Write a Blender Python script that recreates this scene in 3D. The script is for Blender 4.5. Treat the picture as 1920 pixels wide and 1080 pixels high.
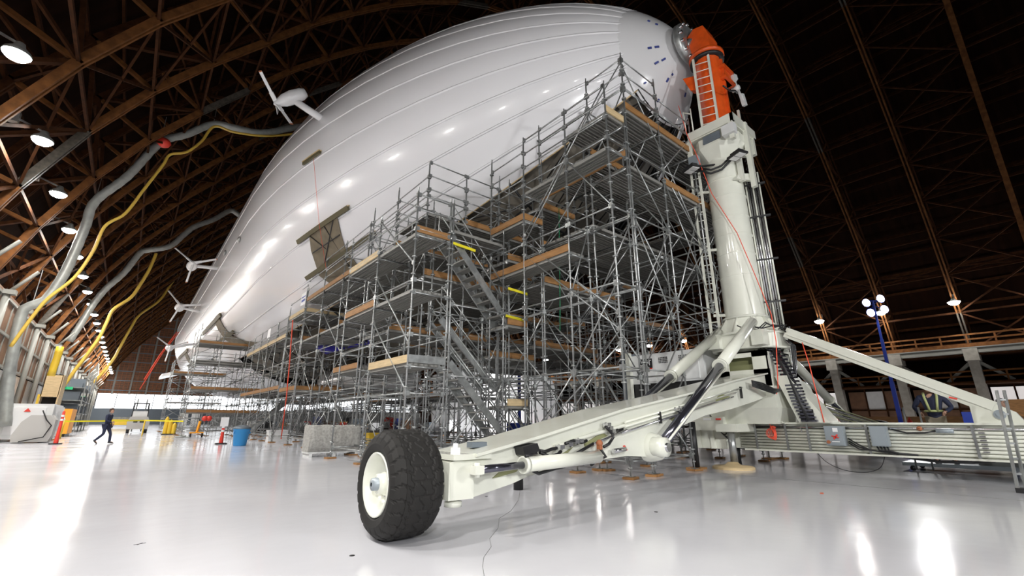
import bpy, math, random
from math import sin, cos, pi, radians as R, sqrt, atan2
from mathutils import Vector as V, Matrix as M4
random.seed(7)
for o in list(bpy.data.objects): bpy.data.objects.remove(o)
SC = bpy.context.scene; COL = SC.collection
# ---------------------------------------------------------------- camera
YAW, PIT, CAMH, FPX = R(39.6), R(16.4), 1.2, 840.0
cd = bpy.data.cameras.new('camera'); cam = bpy.data.objects.new('camera', cd); COL.objects.link(cam)
cd.sensor_width = 36; cd.lens = FPX/1920*36; cd.clip_end = 600; cd.clip_start = .05
cam.location = (0, 0, CAMH); cam.rotation_euler = (pi/2+PIT, 0, -YAW); SC.camera = cam
# ---------------------------------------------------------------- world, exposure
w = bpy.data.worlds.new('world'); SC.world = w; w.use_nodes = True
bg = w.node_tree.nodes['Background']; bg.inputs[0].default_value = (.86, .92, 1, 1); bg.inputs[1].default_value = .12
SC.view_settings.view_transform = 'Standard'; SC.view_settings.look = 'None'
SC.view_settings.exposure = 0.0; SC.view_settings.gamma = 1; SC.view_settings.use_curve_mapping = False
LAMP_W = 470.0
FILL_MASTS = ((-6.0, -9.0, 6.0, 560., 9., 6., 4.), (9.0, -17.0, 7.0, 600., 12., 6., 4.), (20.5, 24.0, 4.6, 900., 25., 36., .5))   # added, unseen fill masts: x, y, height, watts, aim
# ---------------------------------------------------------------- helpers
FW = V((sin(YAW)*cos(PIT), cos(YAW)*cos(PIT), sin(PIT))); RT = V((cos(YAW), -sin(YAW), 0)); UP = RT.cross(FW)
CAM = V((0, 0, CAMH))
def ray(x, y): return FW + RT*((x-960)/FPX) + UP*((540-y)/FPX)
def onX(x, y, X): d = ray(x, y); return CAM + d*(X/d.x)          # measured pixel -> point on the plane X = const
def onY(x, y, Y): d = ray(x, y); return CAM + d*(Y/d.y)
def onZ(x, y, z=0): d = ray(x, y); return CAM + d*((z-CAMH)/d.z)

MATS = {}
def mat(name, col, rough=.5, metal=0., noise=0., nscale=8., bump=0., bscale=30., coat=0., emit=None, estr=0, spec=.5, col2=None, stretch=None, wave=None):
    m = bpy.data.materials.new(name); m.use_nodes = True; nt = m.node_tree; b = nt.nodes['Principled BSDF']
    b.inputs['Base Color'].default_value = (*col, 1); b.inputs['Roughness'].default_value = rough
    b.inputs['Metallic'].default_value = metal; b.inputs['Specular IOR Level'].default_value = spec
    if coat: b.inputs['Coat Weight'].default_value = coat; b.inputs['Coat Roughness'].default_value = .06
    if emit: b.inputs['Emission Color'].default_value = (*emit, 1); b.inputs['Emission Strength'].default_value = estr
    if noise or bump:
        tc = nt.nodes.new('ShaderNodeTexCoord'); mp = nt.nodes.new('ShaderNodeMapping')
        nt.links.new(tc.outputs['Object'], mp.inputs[0])
        if stretch: mp.inputs['Scale'].default_value = stretch
    if noise:
        n = nt.nodes.new('ShaderNodeTexNoise'); n.inputs['Scale'].default_value = nscale; n.inputs['Detail'].default_value = 6
        nt.links.new(mp.outputs[0], n.inputs['Vector'])
        mx = nt.nodes.new('ShaderNodeMix'); mx.data_type = 'RGBA'
        c2 = col2 or tuple(c*(1-noise) for c in col)
        mx.inputs['A'].default_value = (*col, 1); mx.inputs['B'].default_value = (*c2, 1)
        rp = nt.nodes.new('ShaderNodeValToRGB'); rp.color_ramp.elements[0].position = .35; rp.color_ramp.elements[1].position = .65
        nt.links.new(n.outputs['Fac'], rp.inputs[0]); nt.links.new(rp.outputs[0], mx.inputs['Factor'])
        nt.links.new(mx.outputs['Result'], b.inputs['Base Color'])
    if bump:
        n2 = nt.nodes.new('ShaderNodeTexNoise'); n2.inputs['Scale'].default_value = bscale; n2.inputs['Detail'].default_value = 3
        nt.links.new(mp.outputs[0], n2.inputs['Vector'])
        bp = nt.nodes.new('ShaderNodeBump'); bp.inputs['Strength'].default_value = bump
        nt.links.new(n2.outputs['Fac'], bp.inputs['Height']); nt.links.new(bp.outputs[0], b.inputs['Normal'])
    MATS[name] = m; return m

mat('hull', (.83, .83, .85), .24, bump=.12, bscale=1.3, coat=.35, stretch=(1, .5, 1))
mat('hull_cap', (.74, .74, .75), .18, coat=.5)
mat('liner', (.23, .205, .165), .7, noise=.3, nscale=.8)
mat('liner_wall', (.20, .165, .11), .6, noise=.3, nscale=2)
mat('galv', (.46, .475, .47), .33, .7, noise=.35, nscale=5)
mat('galv_dark', (.30, .31, .30), .45, .5, noise=.4, nscale=3)
mat('deck', (.27, .265, .245), .5, .25)
mat('toe', (.38, .19, .065), .6, noise=.35, nscale=5, stretch=(.4, .4, 3))
mat('toe_pale', (.66, .50, .28), .6, noise=.25, nscale=5, stretch=(.4, .4, 3))
mat('mast', (.74, .75, .66), .22, noise=.06, nscale=2, coat=.6)
mat('orange', (.78, .10, .012), .35, noise=.2, nscale=4, coat=.3)
mat('black', (.012, .012, .013), .45)
mat('rod', (.16, .16, .2), .12, .9)
mat('chrome', (.65, .65, .67), .18, .95)
mat('rubber', (.010, .0088, .0075), .75, noise=.4, nscale=9, bump=.25, bscale=60)
mat('olive_dark', (.10, .085, .04), .5)
mat('olive', (.26, .27, .13), .5)
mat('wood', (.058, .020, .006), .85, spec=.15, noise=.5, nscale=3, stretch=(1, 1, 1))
mat('wood_lit', (.17, .066, .018), .8, spec=.2, noise=.45, nscale=2.5)  # lit copy of wood: lamplight put into the colour; also the orange railings
mat('wood_grey', (.085, .072, .055), .7, noise=.5, nscale=5)
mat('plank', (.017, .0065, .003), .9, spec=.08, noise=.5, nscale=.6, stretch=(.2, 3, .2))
mat('panel_brown', (.20, .10, .05), .6, noise=.35, nscale=1.2)
mat('frame_grey', (.24, .24, .215), .5)
mat('curtain', (.22, .22, .21), .25, .2, bump=.5, bscale=9)
mat('concrete', (.33, .31, .27), .8, noise=.25, nscale=2)
mat('concrete_block', (.45, .44, .41), .85, noise=.35, nscale=14, bump=.5, bscale=40)
mat('steel_blue', (.16, .19, .22), .5, .3)
mat('duct', (.40, .42, .40), .45, .3, noise=.2, nscale=3)
mat('yellow', (.75, .50, .04), .45)
mat('yellow_hose', (.62, .42, .07), .4)
mat('orange_paint', (.85, .35, .02), .5)
mat('red', (.75, .05, .03), .5)
mat('redcord', (.85, .10, .05), .6)
mat('white', (.80, .80, .80), .4)
mat('white_metal', (.72, .73, .72), .35, noise=.08, nscale=2)
mat('bluebin', (.03, .27, .62), .4)
mat('blue', (.02, .05, .35), .45)
mat('tarp', (.06, .05, .45), .5)
mat('navy', (.015, .02, .05), .8)
mat('skin', (.45, .26, .18), .6)
mat('hair', (.05, .025, .015), .7)
mat('khaki', (.28, .24, .17), .8)
mat('harness', (.45, .50, .22), .6)
mat('grey_box', (.30, .34, .37), .4, .2)
mat('green', (.02, .5, .2), .5)
mat('tape', (.75, .65, .02), .5)
mat('blue_mark', (.04, .06, .25), .5)
mat('cloth_grey', (.45, .44, .42), .9)
mat('rust', (.35, .12, .05), .7)
mat('doorway_shade', (.01, .009, .008), .9)
mat('lamp', (1, 1, 1), .5, emit=(1, .97, .92), estr=330)
mat('lamp_right', (1, 1, 1), .5, emit=(1, .97, .92), estr=60)
mat('lamp_small', (1, 1, 1), .5, emit=(1, .97, .9), estr=18)
mat('daylight', (1, 1, 1), .5, emit=(.93, .97, 1), estr=2.2)
mat('daylight_soft', (.8, .8, .8), .5, emit=(.95, .9, .88), estr=.55)
mat('tarp_white', (.7, .7, .72), .3, noise=.3, nscale=6, bump=.6, bscale=5)

def floor_mat():
    m = bpy.data.materials.new('epoxy_floor'); m.use_nodes = True; nt = m.node_tree; b = nt.nodes['Principled BSDF']; L = nt.links.new
    tc = nt.nodes.new('ShaderNodeTexCoord')
    n = nt.nodes.new('ShaderNodeTexNoise'); n.inputs['Scale'].default_value = .15; n.inputs['Detail'].default_value = 5; L(tc.outputs['Object'], n.inputs['Vector'])
    r = nt.nodes.new('ShaderNodeValToRGB'); r.color_ramp.elements[0].color = (.60, .60, .635, 1); r.color_ramp.elements[1].color = (.665, .665, .70, 1)
    r.color_ramp.elements[0].position = .3; r.color_ramp.elements[1].position = .7
    L(n.outputs['Fac'], r.inputs[0]); L(r.outputs[0], b.inputs['Base Color'])
    n2 = nt.nodes.new('ShaderNodeTexNoise'); n2.inputs['Scale'].default_value = .6; n2.inputs['Detail'].default_value = 4; L(tc.outputs['Object'], n2.inputs['Vector'])
    mr = nt.nodes.new('ShaderNodeMapRange'); mr.inputs['To Min'].default_value = .07; mr.inputs['To Max'].default_value = .19; L(n2.outputs['Fac'], mr.inputs['Value'])
    L(mr.outputs[0], b.inputs['Roughness'])
    n3 = nt.nodes.new('ShaderNodeTexNoise'); n3.inputs['Scale'].default_value = 2.2; n3.inputs['Detail'].default_value = 2; L(tc.outputs['Object'], n3.inputs['Vector'])
    bp = nt.nodes.new('ShaderNodeBump'); bp.inputs['Strength'].default_value = .05; bp.inputs['Distance'].default_value = .05; L(n3.outputs['Fac'], bp.inputs['Height']); L(bp.outputs[0], b.inputs['Normal'])
    b.inputs['Specular IOR Level'].default_value = .5; MATS['floor'] = m
floor_mat()

class MB:
    def __init__(s): s.v = []; s.f = []; s.sm = []
    def add(s, vs, fs, smooth=False):
        o = len(s.v); s.v += [tuple(q) for q in vs]; s.f += [tuple(i+o for i in f) for f in fs]; s.sm += [smooth]*len(fs); return s
    def box(s, c, d, rz=0., m=None):
        x, y, z = d[0]/2, d[1]/2, d[2]/2
        P = [V((a, b, e)) for a in (-x, x) for b in (-y, y) for e in (-z, z)]
        if rz: rm = M4.Rotation(rz, 3, 'Z'); P = [rm @ p for p in P]
        if m is not None: P = [m @ p for p in P]
        P = [p+V(c) for p in P]
        return s.add(P, [(0, 1, 3, 2), (4, 6, 7, 5), (0, 4, 5, 1), (2, 3, 7, 6), (0, 2, 6, 4), (1, 5, 7, 3)])
    def bb(s, a, b): return s.box([(a[i]+b[i])/2 for i in range(3)], [abs(b[i]-a[i]) for i in range(3)])
    def beam(s, a, b, w, h, up=V((0, 0, 1))):                 # rectangular bar from a to b, w sideways, h along up
        a = V(a); b = V(b); d = (b-a).normalized(); sx = d.cross(up)
        if sx.length < 1e-4: sx = V((1, 0, 0))
        sx.normalize(); u = sx.cross(d).normalized()
        P = [p+sx*i*w/2+u*j*h/2 for p in (a, b) for i, j in ((-1, -1), (1, -1), (1, 1), (-1, 1))]
        return s.add(P, [(3, 2, 1, 0), (4, 5, 6, 7), (0, 1, 5, 4), (1, 2, 6, 5), (2, 3, 7, 6), (3, 0, 4, 7)])
    def tube(s, a, b, r, n=8, r2=None, cap=True):
        a = V(a); b = V(b); d = b-a
        if d.length < 1e-6: return s
        d.normalize(); t = V((0, 0, 1)) if abs(d.z) < .9 else V((1, 0, 0)); u = d.cross(t).normalized(); w_ = d.cross(u); r2 = r if r2 is None else r2
        P = [a+(u*cos(2*pi*i/n)+w_*sin(2*pi*i/n))*r for i in range(n)]+[b+(u*cos(2*pi*i/n)+w_*sin(2*pi*i/n))*r2 for i in range(n)]
        s.add(P, [(i, (i+1) % n, n+(i+1) % n, n+i) for i in range(n)], n > 5)
        if cap: o = len(s.v)-2*n; s.f += [tuple(o+i for i in reversed(range(n))), tuple(o+n+i for i in range(n))]; s.sm += [False]*2
        return s
    def path(s, pts, r, n=8):
        pts = [V(p) for p in pts]; k = len(pts); rings = []
        u = None
        for i, p in enumerate(pts):
            d = (pts[min(i+1, k-1)]-pts[max(i-1, 0)]).normalized()
            if u is None: t = V((0, 0, 1)) if abs(d.z) < .9 else V((1, 0, 0)); u = d.cross(t).normalized()
            else: u = (u-d*u.dot(d)).normalized()
            w_ = d.cross(u); rr = r[i] if isinstance(r, (list, tuple)) else r
            rings.append([p+(u*cos(2*pi*j/n)+w_*sin(2*pi*j/n))*rr for j in range(n)])
        return s.loft(rings, True)
    def loft(s, rings, cap=False, smooth=True):
        n = len(rings[0]); P = [p for q in rings for p in q]; F = []
        for i in range(len(rings)-1):
            for j in range(n): F.append((i*n+j, i*n+(j+1) % n, (i+1)*n+(j+1) % n, (i+1)*n+j))
        s.add(P, F, smooth)
        if cap: o = len(s.v)-len(P); s.f += [tuple(o+i for i in reversed(range(n))), tuple(o+len(P)-n+i for i in range(n))]; s.sm += [False]*2
        return s
    def lathe(s, c, axis, prof, n=32, cap=False):              # prof: list of (along, radius)
        c = V(c); d = V(axis).normalized(); t = V((0, 0, 1)) if abs(d.z) < .9 else V((1, 0, 0)); u = d.cross(t).normalized(); w_ = d.cross(u)
        return s.loft([[c+d*h+(u*cos(2*pi*i/n)+w_*sin(2*pi*i/n))*r for i in range(n)] for h, r in prof], cap)
    def prism(s, poly, off):                                   # polygon (3D points) thickened by vector off
        n = len(poly); off = V(off); P = [V(p) for p in poly]+[V(p)+off for p in poly]
        return s.add(P, [tuple(reversed(range(n))), tuple(range(n, 2*n))]+[(i, (i+1) % n, n+(i+1) % n, n+i) for i in range(n)])
    def sphere(s, c, r, n=12, k=8, sc=(1, 1, 1)):
        c = V(c); rings = []
        for i in range(k+1):
            a = -pi/2+pi*i/k; rr = max(cos(a), .01)
            rings.append([c+V((r*rr*cos(2*pi*j/n)*sc[0], r*rr*sin(2*pi*j/n)*sc[1], r*sin(a)*sc[2])) for j in range(n)])
        return s.loft(rings, True)
    def mesh(s, name, m):
        me = bpy.data.meshes.new(name); me.from_pydata(s.v, [], s.f)
        me.polygons.foreach_set('use_smooth', s.sm); me.materials.append(MATS[m] if isinstance(m, str) else m); me.update(); return me
    def build(s, name, m, parent=None, **kw):
        o = bpy.data.objects.new(name, s.mesh(name, m)); COL.objects.link(o)
        if parent is not None:
            o.parent = parent
            if parent.parent is None and parent.type == 'EMPTY': o.matrix_parent_inverse = parent_world(parent).inverted()
        for k, v_ in kw.items(): o[k] = v_
        return o
def parent_world(p): return M4.Translation(p.location) @ M4.Rotation(p.rotation_euler.z, 4, 'Z')
def tag(o, label=None, cat=None, group=None, kind=None):
    if label: o['label'] = label
    if cat: o['category'] = cat
    if group: o['group'] = group
    if kind: o['kind'] = kind
    return o
def thing(name, label, cat, loc=(0, 0, 0), group=None):
    o = bpy.data.objects.new(name, None); COL.objects.link(o); o.location = loc; o.empty_display_size = .2
    return tag(o, label, cat, group)
def inst(name, me, parent, loc=None, mw=None, sub=None):       # a part that shares mesh data
    o = bpy.data.objects.new(name, me); COL.objects.link(o); o.parent = parent
    inv = M4.Translation(parent.location).inverted()
    o.matrix_local = inv @ (mw if mw is not None else M4.Translation(loc)); return o
def text(s, size, loc, rot, m, name, parent, ext=.004):
    c = bpy.data.curves.new(name, 'FONT'); c.body = s; c.size = size; c.extrude = ext; c.align_x = 'CENTER'; c.align_y = 'CENTER'
    t = bpy.data.objects.new(name, c); COL.objects.link(t)
    me = bpy.data.meshes.new_from_object(t.evaluated_get(bpy.context.evaluated_depsgraph_get())); bpy.data.objects.remove(t)
    me.materials.clear(); me.materials.append(MATS[m]); o = bpy.data.objects.new(name, me); COL.objects.link(o); o.parent = parent
    o.matrix_parent_inverse = parent_world(parent).inverted() if parent.parent is None and parent.type == 'EMPTY' else M4()
    o.matrix_basis = M4.Translation(loc) @ rot.to_4x4(); return o

# ================================================================ SETTING
FX0, FX1, FY0, FY1 = -13.5, 72.5, -60.0, 172.0
def struct(mb, name, m): o = mb.build(name, m); o['kind'] = 'structure'; return o
struct(MB().bb((FX0, FY0, -.3), (FX1, FY1, 0)), 'floor', 'floor')
# floor joints and marks
fl = bpy.data.objects['floor']
def on_floor(mb, name, m, **k):
    o = mb.build(name, m); o.parent = fl
    for a, b in k.items(): o[a] = b
    return o
ARCHY = [5.4+6.1*k for k in range(-10, 28)]
TAB = [(36.9, 8), (36.1, 10.5), (35.0, 13), (33.2, 17), (30.5, 21.3), (27.5, 25), (24.5, 29), (21.3, 32.5), (17.5, 36.3), (13.5, 39.5), (9.5, 42), (5, 43.9), (0, 44.6)]
CX = 29.5
inner = [V((CX-h, 0, z)) for h, z in TAB]+[V((CX+h, 0, z)) for h, z in reversed(TAB[:-1])]
# resample to even panels
def resample(P, n):
    L = [0]
    for i in range(1, len(P)): L.append(L[-1]+(P[i]-P[i-1]).length)
    out = []
    for k in range(n+1):
        t = L[-1]*k/n; i = max(j for j in range(len(L)) if L[j] <= t+1e-9); i = min(i, len(P)-2)
        out.append(P[i].lerp(P[i+1], (t-L[i])/(L[i+1]-L[i])))
    return out
NP = 26
inner = resample(inner, NP)
def norm(i):
    t = (inner[min(i+1, NP)]-inner[max(i-1, 0)]).normalized(); return V((-t.z, 0, t.x))
outer = [p+norm(i)*(3.4 if 0 < i < NP else 3.4) for i, p in enumerate(inner)]
roofc = [p+norm(i)*4.3 for i, p in enumerate(inner)]
# roof deck (boards), one sheet with thickness, from end to end
mb = MB()
rp = [V((roofc[0].x-1.5, 0, 0))]+roofc+[V((roofc[-1].x+1.5, 0, 0))]
rings = []
for y in (FY0, FY1):
    rings.append([p+V((0, y, 0)) for p in rp]+[p+V((0, y, 0))+V(((p.x-CX)*.01, 0, .3)) for p in reversed(rp)])
mb.loft(rings, True, False)
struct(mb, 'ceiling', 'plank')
# roof boards lines: purlins under the deck
def truss(y, near):
    t = thing('roof_truss', 'timber arch truss', 'truss', (CX, y, 0))
    t['kind'] = 'structure'
    ch = MB(); wb = MB()
    for i in range(NP):
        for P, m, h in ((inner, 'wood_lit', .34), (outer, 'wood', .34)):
            a, b = P[i]+V((0, y, 0)), P[i+1]+V((0, y, 0)); d = (b-a).normalized()
            nn = norm(i)
            if near:
                mbb = MB()
                mm = m
                for s_ in (-.14, .14): mbb.beam(a-d*.06+V((0, s_, 0)), b+d*.06+V((0, s_, 0)), .13, h, nn)
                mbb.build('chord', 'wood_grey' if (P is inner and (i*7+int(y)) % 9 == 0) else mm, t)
            else:
                ch.beam(a, b, .4, h, nn)
    for i in range(NP+1):
        a, b = inner[i]+V((0, y, 0)), outer[i]+V((0, y, 0))
        L = [(a, b)]
        if i < NP: L.append((outer[i]+V((0, y, 0)), inner[i+1]+V((0, y, 0))) if i % 2 else (inner[i]+V((0, y, 0)), outer[i+1]+V((0, y, 0))))
        for k, (p, q) in enumerate(L):
            if near: MB().beam(p, q, .2, .24, V((0, 1, 0))).build('web_strut', 'wood_lit' if k == 0 else 'wood', t)
            else: wb.beam(p, q, .2, .22, V((0, 1, 0)))
    if not near:
        ch.build('chord', 'wood_lit', t, kind='stuff'); wb.build('web_strut', 'wood', t, kind='stuff')
    return t
for k, y in enumerate(ARCHY):
    if y < -8: continue
    t = truss(y, 0 < y < 58)
    t['label'] = 'timber arch truss of the hangar roof, standing beyond the one before it' if y > 58 else 'timber arch truss of paired brown chords in the hangar roof'
    t['group'] = 'timber roof trusses'
# purlins and bracing bay by bay
for k, y in enumerate(ARCHY[:-1]):
    if y < -8: continue
    near = 0 < y < 50
    t = thing('roof_bracing', 'brown timber purlins and cross braces between two roof trusses', 'bracing', (CX, y+3, 0), 'roof bracing bays'); t['kind'] = 'structure'
    pu = MB(); br = MB()
    for i in range(0, NP+1):
        a = inner[i]+V((0, y, 0)); b = a+V((0, 6.1, 0)); c = outer[i]+norm(i)*.35+V((0, y, 0)); e = c+V((0, 6.1, 0))
        if near: MB().beam(a, b, .12, .2).build('purlin', 'wood', t)
        else: pu.beam(a, b, .12, .18)
        m2 = MB().beam(c, e, .16, .3)
        if near: m2.build('purlin', 'wood', t)
        else: pu.beam(c, e, .16, .28)
        # mid purlin of outer plane
        if i < NP:
            c2 = (outer[i]+outer[i+1])/2+norm(i)*.5+V((0, y, 0)); pu.beam(c2, c2+V((0, 6.1, 0)), .14, .26)
        # sway bracing inner->outer across bay
        if i % 2 == 0: br.beam(a, outer[i]+V((0, y+6.1, 0)), .12, .16); br.beam(b, outer[i]+V((0, y, 0)), .12, .16)
        if (k % 2) and i < NP:
            p, q = inner[i]+V((0, y, 0)), inner[i+1]+V((0, y+6.1, 0)); r_, s_ = inner[i+1]+V((0, y, 0)), inner[i]+V((0, y+6.1, 0))
            if near:
                MB().beam(p, q, .11, .15).build('cross_brace', 'wood', t); MB().beam(r_, s_, .11, .15).build('cross_brace', 'wood', t)
            else: br.beam(p, q, .12, .15); br.beam(r_, s_, .12, .15)
    pu.build('purlin', 'wood', t, kind='stuff'); br.build('cross_brace', 'wood', t, kind='stuff')
# ---- lamps
lampme = MB().lathe((0, 0, 0), (0, 0, 1), [(-.2, .001), (-.19, .12), (-.14, .24), (-.06, .32), (.02, .34)], 20).mesh('lens', 'lamp')
lampme2 = MB().lathe((0, 0, 0), (0, 0, 1), [(-.3, .001), (-.28, .18), (-.2, .36), (-.06, .46), (.05, .5)], 20).mesh('lens', 'lamp_right')
houseme = MB().lathe((0, 0, 0), (0, 0, 1), [(.0, .36), (.05, .37), (.12, .34), (.3, .16), (.45, .12), (.46, .001)], 20).mesh('housing', 'galv_dark')
def lamp(x, y, z, sidex, label, group=None, watt=LAMP_W, arch=None):
    t = thing('high_bay_lamp', label, 'lamp', (x, y, z), group)
    inst('lens', lampme if x < 0 else lampme2, t, (x, y, z)); inst('housing', houseme, t, (x, y, z))
    h = MB().beam((x, y, z+.4), (x+sidex*1.0, y, z+.75), .07, .07).beam((x+sidex*1.0, y, z+.5), (x+sidex*1.0, y, z+1.0), .3, .3); h.build('bracket', 'galv', t)
    ld = bpy.data.lights.new('lamp_light', 'AREA'); ld.shape = 'DISK'; ld.size = .55; ld.energy = watt*(1 if x < 0 else .45); ld.color = (1, .97, .93); ld.spread = R(140 if x < 0 else 110)
    lo = bpy.data.objects.new('lamp_light', ld); COL.objects.link(lo); lo.location = (x, y, z-.24 if x < 0 else z-.34); lo.parent = t; lo.matrix_parent_inverse = parent_world(t).inverted()
LL = [19.9+6.25*k for k in range(23)]
ORDN = ['first', 'second', 'third', 'fourth', 'fifth', 'sixth', 'seventh', 'eighth', 'ninth', 'tenth', 'eleventh', 'twelfth', 'thirteenth', 'fourteenth', 'fifteenth', 'sixteenth', 'seventeenth', 'eighteenth', 'nineteenth', 'twentieth', 'twenty-first', 'twenty-second', 'twenty-third', 'twenty-fourth', 'twenty-fifth']
for k in range(-5, 0): lamp(-5.0, 19.9+6.25*k, 12.9, -1, 'high bay lamp on the left row, nearer than the first one in view', 'left row lamps outside the view')
for k, y in enumerate(LL):
    nm = ['nearest', 'second', 'third', 'fourth', 'fifth', 'sixth', 'seventh', 'eighth'][k] if k < 8 else None
    lamp(-5.0, y, 12.9, -1, f'{nm} glowing high bay lamp counting along the left truss row' if nm else f'small distant high bay lamp, {ORDN[k]} along the left truss row')
for k in range(-3, 24):
    y = 5.45+6.1*k
    lab = {0: 'glowing high bay lamp furthest right on the right hand truss row', 1: 'glowing high bay lamp just right of the blue lighting mast',
           2: 'glowing high bay lamp between the mobile mast and the blue lighting mast'}.get(k, f'right row high bay lamp, {ORDN[max(k-3, 0)]} to the left of the mobile mast' if k > 2 else 'high bay lamp on the right hand row, outside the view')
    lamp(64.0, y, 12.9, 1, lab, 'right row lamps outside the view' if k < 0 else None)
# ---- right hand side: concrete bents, crane beam, balcony, shop fronts
XR = 65.6
bays = [y for y in ARCHY if -8 < y < 120]
for i, y in enumerate(bays):
    t = thing('concrete_bent', 'grey concrete bent carrying a roof truss along the right hand wall', 'pillar', (XR+.4, y, 0), 'right wall bents'); t['kind'] = 'structure'
    MB().beam((XR+1.2, y, 0), (XR+.2, y, 8), .9, .8, V((0, 1, 0))).build('pillar', 'concrete', t)
    MB().prism([(XR-.6, y-.55, 7.0), (XR+1.4, y-.55, 7.0), (XR+1.4, y-.55, 8.2), (XR-.6, y-.55, 8.2)], (0, 1.1, 0)).build('pillar_cap', 'concrete', t)
    for s in (-1, 1): MB().beam((XR+.8, y+s*.3, 6.9), (XR+1.0, y+s*2.4, 5.0), .3, .3).build('diagonal_brace', 'frame_grey', t)
y0, y1 = bays[0], bays[-1]
struct(MB().bb((XR-.5, y0, 7.75), (XR+.2, y1, 8.25)).bb((XR-.55, y0, 8.25), (XR+.5, y1, 8.35)), 'trim_1', 'frame_grey')
struct(MB().bb((XR+.2, y0, 7.6), (XR+5.5, y1, 7.75)).bb((XR+.2, y0, 4.7), (XR+5.5, y1, 4.85)), 'trim_2', 'wood')
struct(MB().bb((XR+5.6, FY0, 0), (XR+5.9, FY1, 14)), 'wall_right', 'plank')
for nm, z, x in (('balcony', 8.4, XR-.3), ('walkway', 4.75, XR+.6)):
    t = thing('balcony_railing', f'orange timber railing of the {"upper balcony over the grey crane beam" if z > 6 else "lower gallery above the shop fronts"}', 'railing', (x, 10, z)); t['kind'] = 'structure'
    MB().beam((x, y0, z+.1), (x, y1, z+.1), .2, .5 if z > 6 else .3).build('fascia_board', 'wood_lit', t)
    for h in (.75, 1.25): MB().beam((x, y0, z+h), (x, y1, z+h), .1, .16).build('rail', 'wood_lit', t)
    yy = y0; st = MB()
    while yy < y1:
        m_ = MB().beam((x, yy, z), (x, yy, z+1.3), .12, .14)
        if 0 < yy < 40: m_.build('rail_post', 'wood_lit', t)
        else: st.beam((x, yy, z), (x, yy, z+1.3), .12, .14)
        yy += 2.03
    st.build('rail_post', 'wood_lit', t, kind='stuff')
# shop fronts below: panel bays
t = thing('shop_front', 'row of white and brown panelled shop fronts under the lower gallery', 'wall', (XR+2.2, 10, 0)); t['kind'] = 'structure'
for i, y in enumerate(bays[:-1]):
    white = y < 5 or 17 < y
    for j in range(3):
        a = y+.5+j*1.75
        hole = white and j != 1 and y < 5
        MB().bb((XR+2.0, a, .3), (XR+2.1, a+1.6, 2.2)).build('panel', 'white_metal' if white else 'panel_brown', t)
        MB().bb((XR+2.0, a, 2.35), (XR+2.1, a+1.6, 4.4)).build('lit_panel' if white else 'panel', 'daylight_soft' if white else ('white_metal' if j == 1 else 'panel_brown'), t)
        MB().beam((XR+1.9, a-.08, 0), (XR+1.9, a-.08, 4.7), .12, .12).beam((XR+1.9, a, 2.28), (XR+1.9, a+1.6, 2.28), .12, .12).build('frame', 'wood', t)
# ---- left hand shop wall
XL = -6.6
t = thing('panelled_wall', 'left hand lean-to wall of brown panels in pale grey frames', 'wall', (XL, 40, 0)); t['kind'] = 'structure'
yy = 24.0; n = 0
hf = MB()
while yy < 150:
    for r_, (za, zb) in enumerate(((4.5, 6.1), (6.2, 7.9))):
        MB().bb((XL-.08, yy+.05, za), (XL, yy+2.0, zb)).build('panel', 'panel_brown', t)
    MB().bb((XL-.1, yy-.05, 4.4), (XL+.06, yy+.04, 8)).build('mullion', 'frame_grey', t)
    low = n % 3
    if low != 2 and yy < 110:
        MB().bb((XL-.3, yy+.05, 0), (XL-.2, yy+2.0, 4.3)).build('plastic_sheet' if n < 9 else 'panel', 'tarp_white' if n < 12 else 'white_metal', t)
    elif yy < 110:
        MB().bb((XL-.3, yy+.05, 0), (XL-.2, yy+2.0, 4.3)).build('panel', 'panel_brown', t)
    yy += 2.03; n += 1
for z in (4.4, 6.15, 8.0): MB().bb((XL-.12, 24, z-.07), (XL+.1, 150, z+.07)).build('rail', 'frame_grey', t)
struct(MB().bb((XL-7, FY0, 0), (XL-6.7, FY1, 12)), 'wall_left', 'plank')
struct(MB().bb((XL-6.9, 22, 8.05), (XL+.1, 150, 8.2)), 'trim_3', 'panel_brown')
for k, y in enumerate([24.2+6.1*i for i in range(20)]):
    t = thing('steel_column', 'pale grey steel column standing against the brown panelled left wall', 'column', (XL+.25, y, 0), 'left wall columns'); t['kind'] = 'structure'
    MB().tube((XL+.25, y, 0), (XL+.25, y, 8.1), .16, 10).build('shaft', 'frame_grey', t)
    MB().tube((XL+.25, y, 8), (XL+1.2, y, 9.4), .09, 8).bb((XL-.1, y-.25, 7.9), (XL+.6, y+.25, 8.15)).build('bracket', 'frame_grey', t)
# ---- end wall with sliding door grid and daylight strip
YE = 166.0
e = thing('hangar_door', 'far sliding hangar door, a brown boarded grid behind the airship', 'door', (10, YE, 0)); e['kind'] = 'structure'
MB().bb((-16, YE, 8.1), (75, YE+.6, 52)).build('door_leaf', 'panel_brown', e)
g = MB()
z = 9.0
while z < 50:
    g.beam((-16, YE-.15, z), (75, YE-.15, z), .22, .22); z += 2.6
g.build('girt', 'steel_blue', e, kind='stuff')
g = MB(); x = -15
while x < 75:
    g.beam((x, YE-.3, 8), (x, YE-.3, 50), .4, .35); x += 3.6
g.build('mullion', 'frame_grey', e, kind='stuff')
g = MB(); x = -15.6; k = 0
while x < 75:
    g.beam((x, YE-.1, 8), (x, YE-.1, 50), .1, .1); x += .9
z = 8.6
while z < 50: g.beam((-16, YE-.08, z), (75, YE-.08, z), .08, .08); z += .65
g.build('lath_grid', 'rust', e, kind='stuff')
MB().bb((-16, YE, 0), (75, YE+.4, 4.2)).build('lower_wall', 'steel_blue', e)
mb = MB(); x = -7.0
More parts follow.
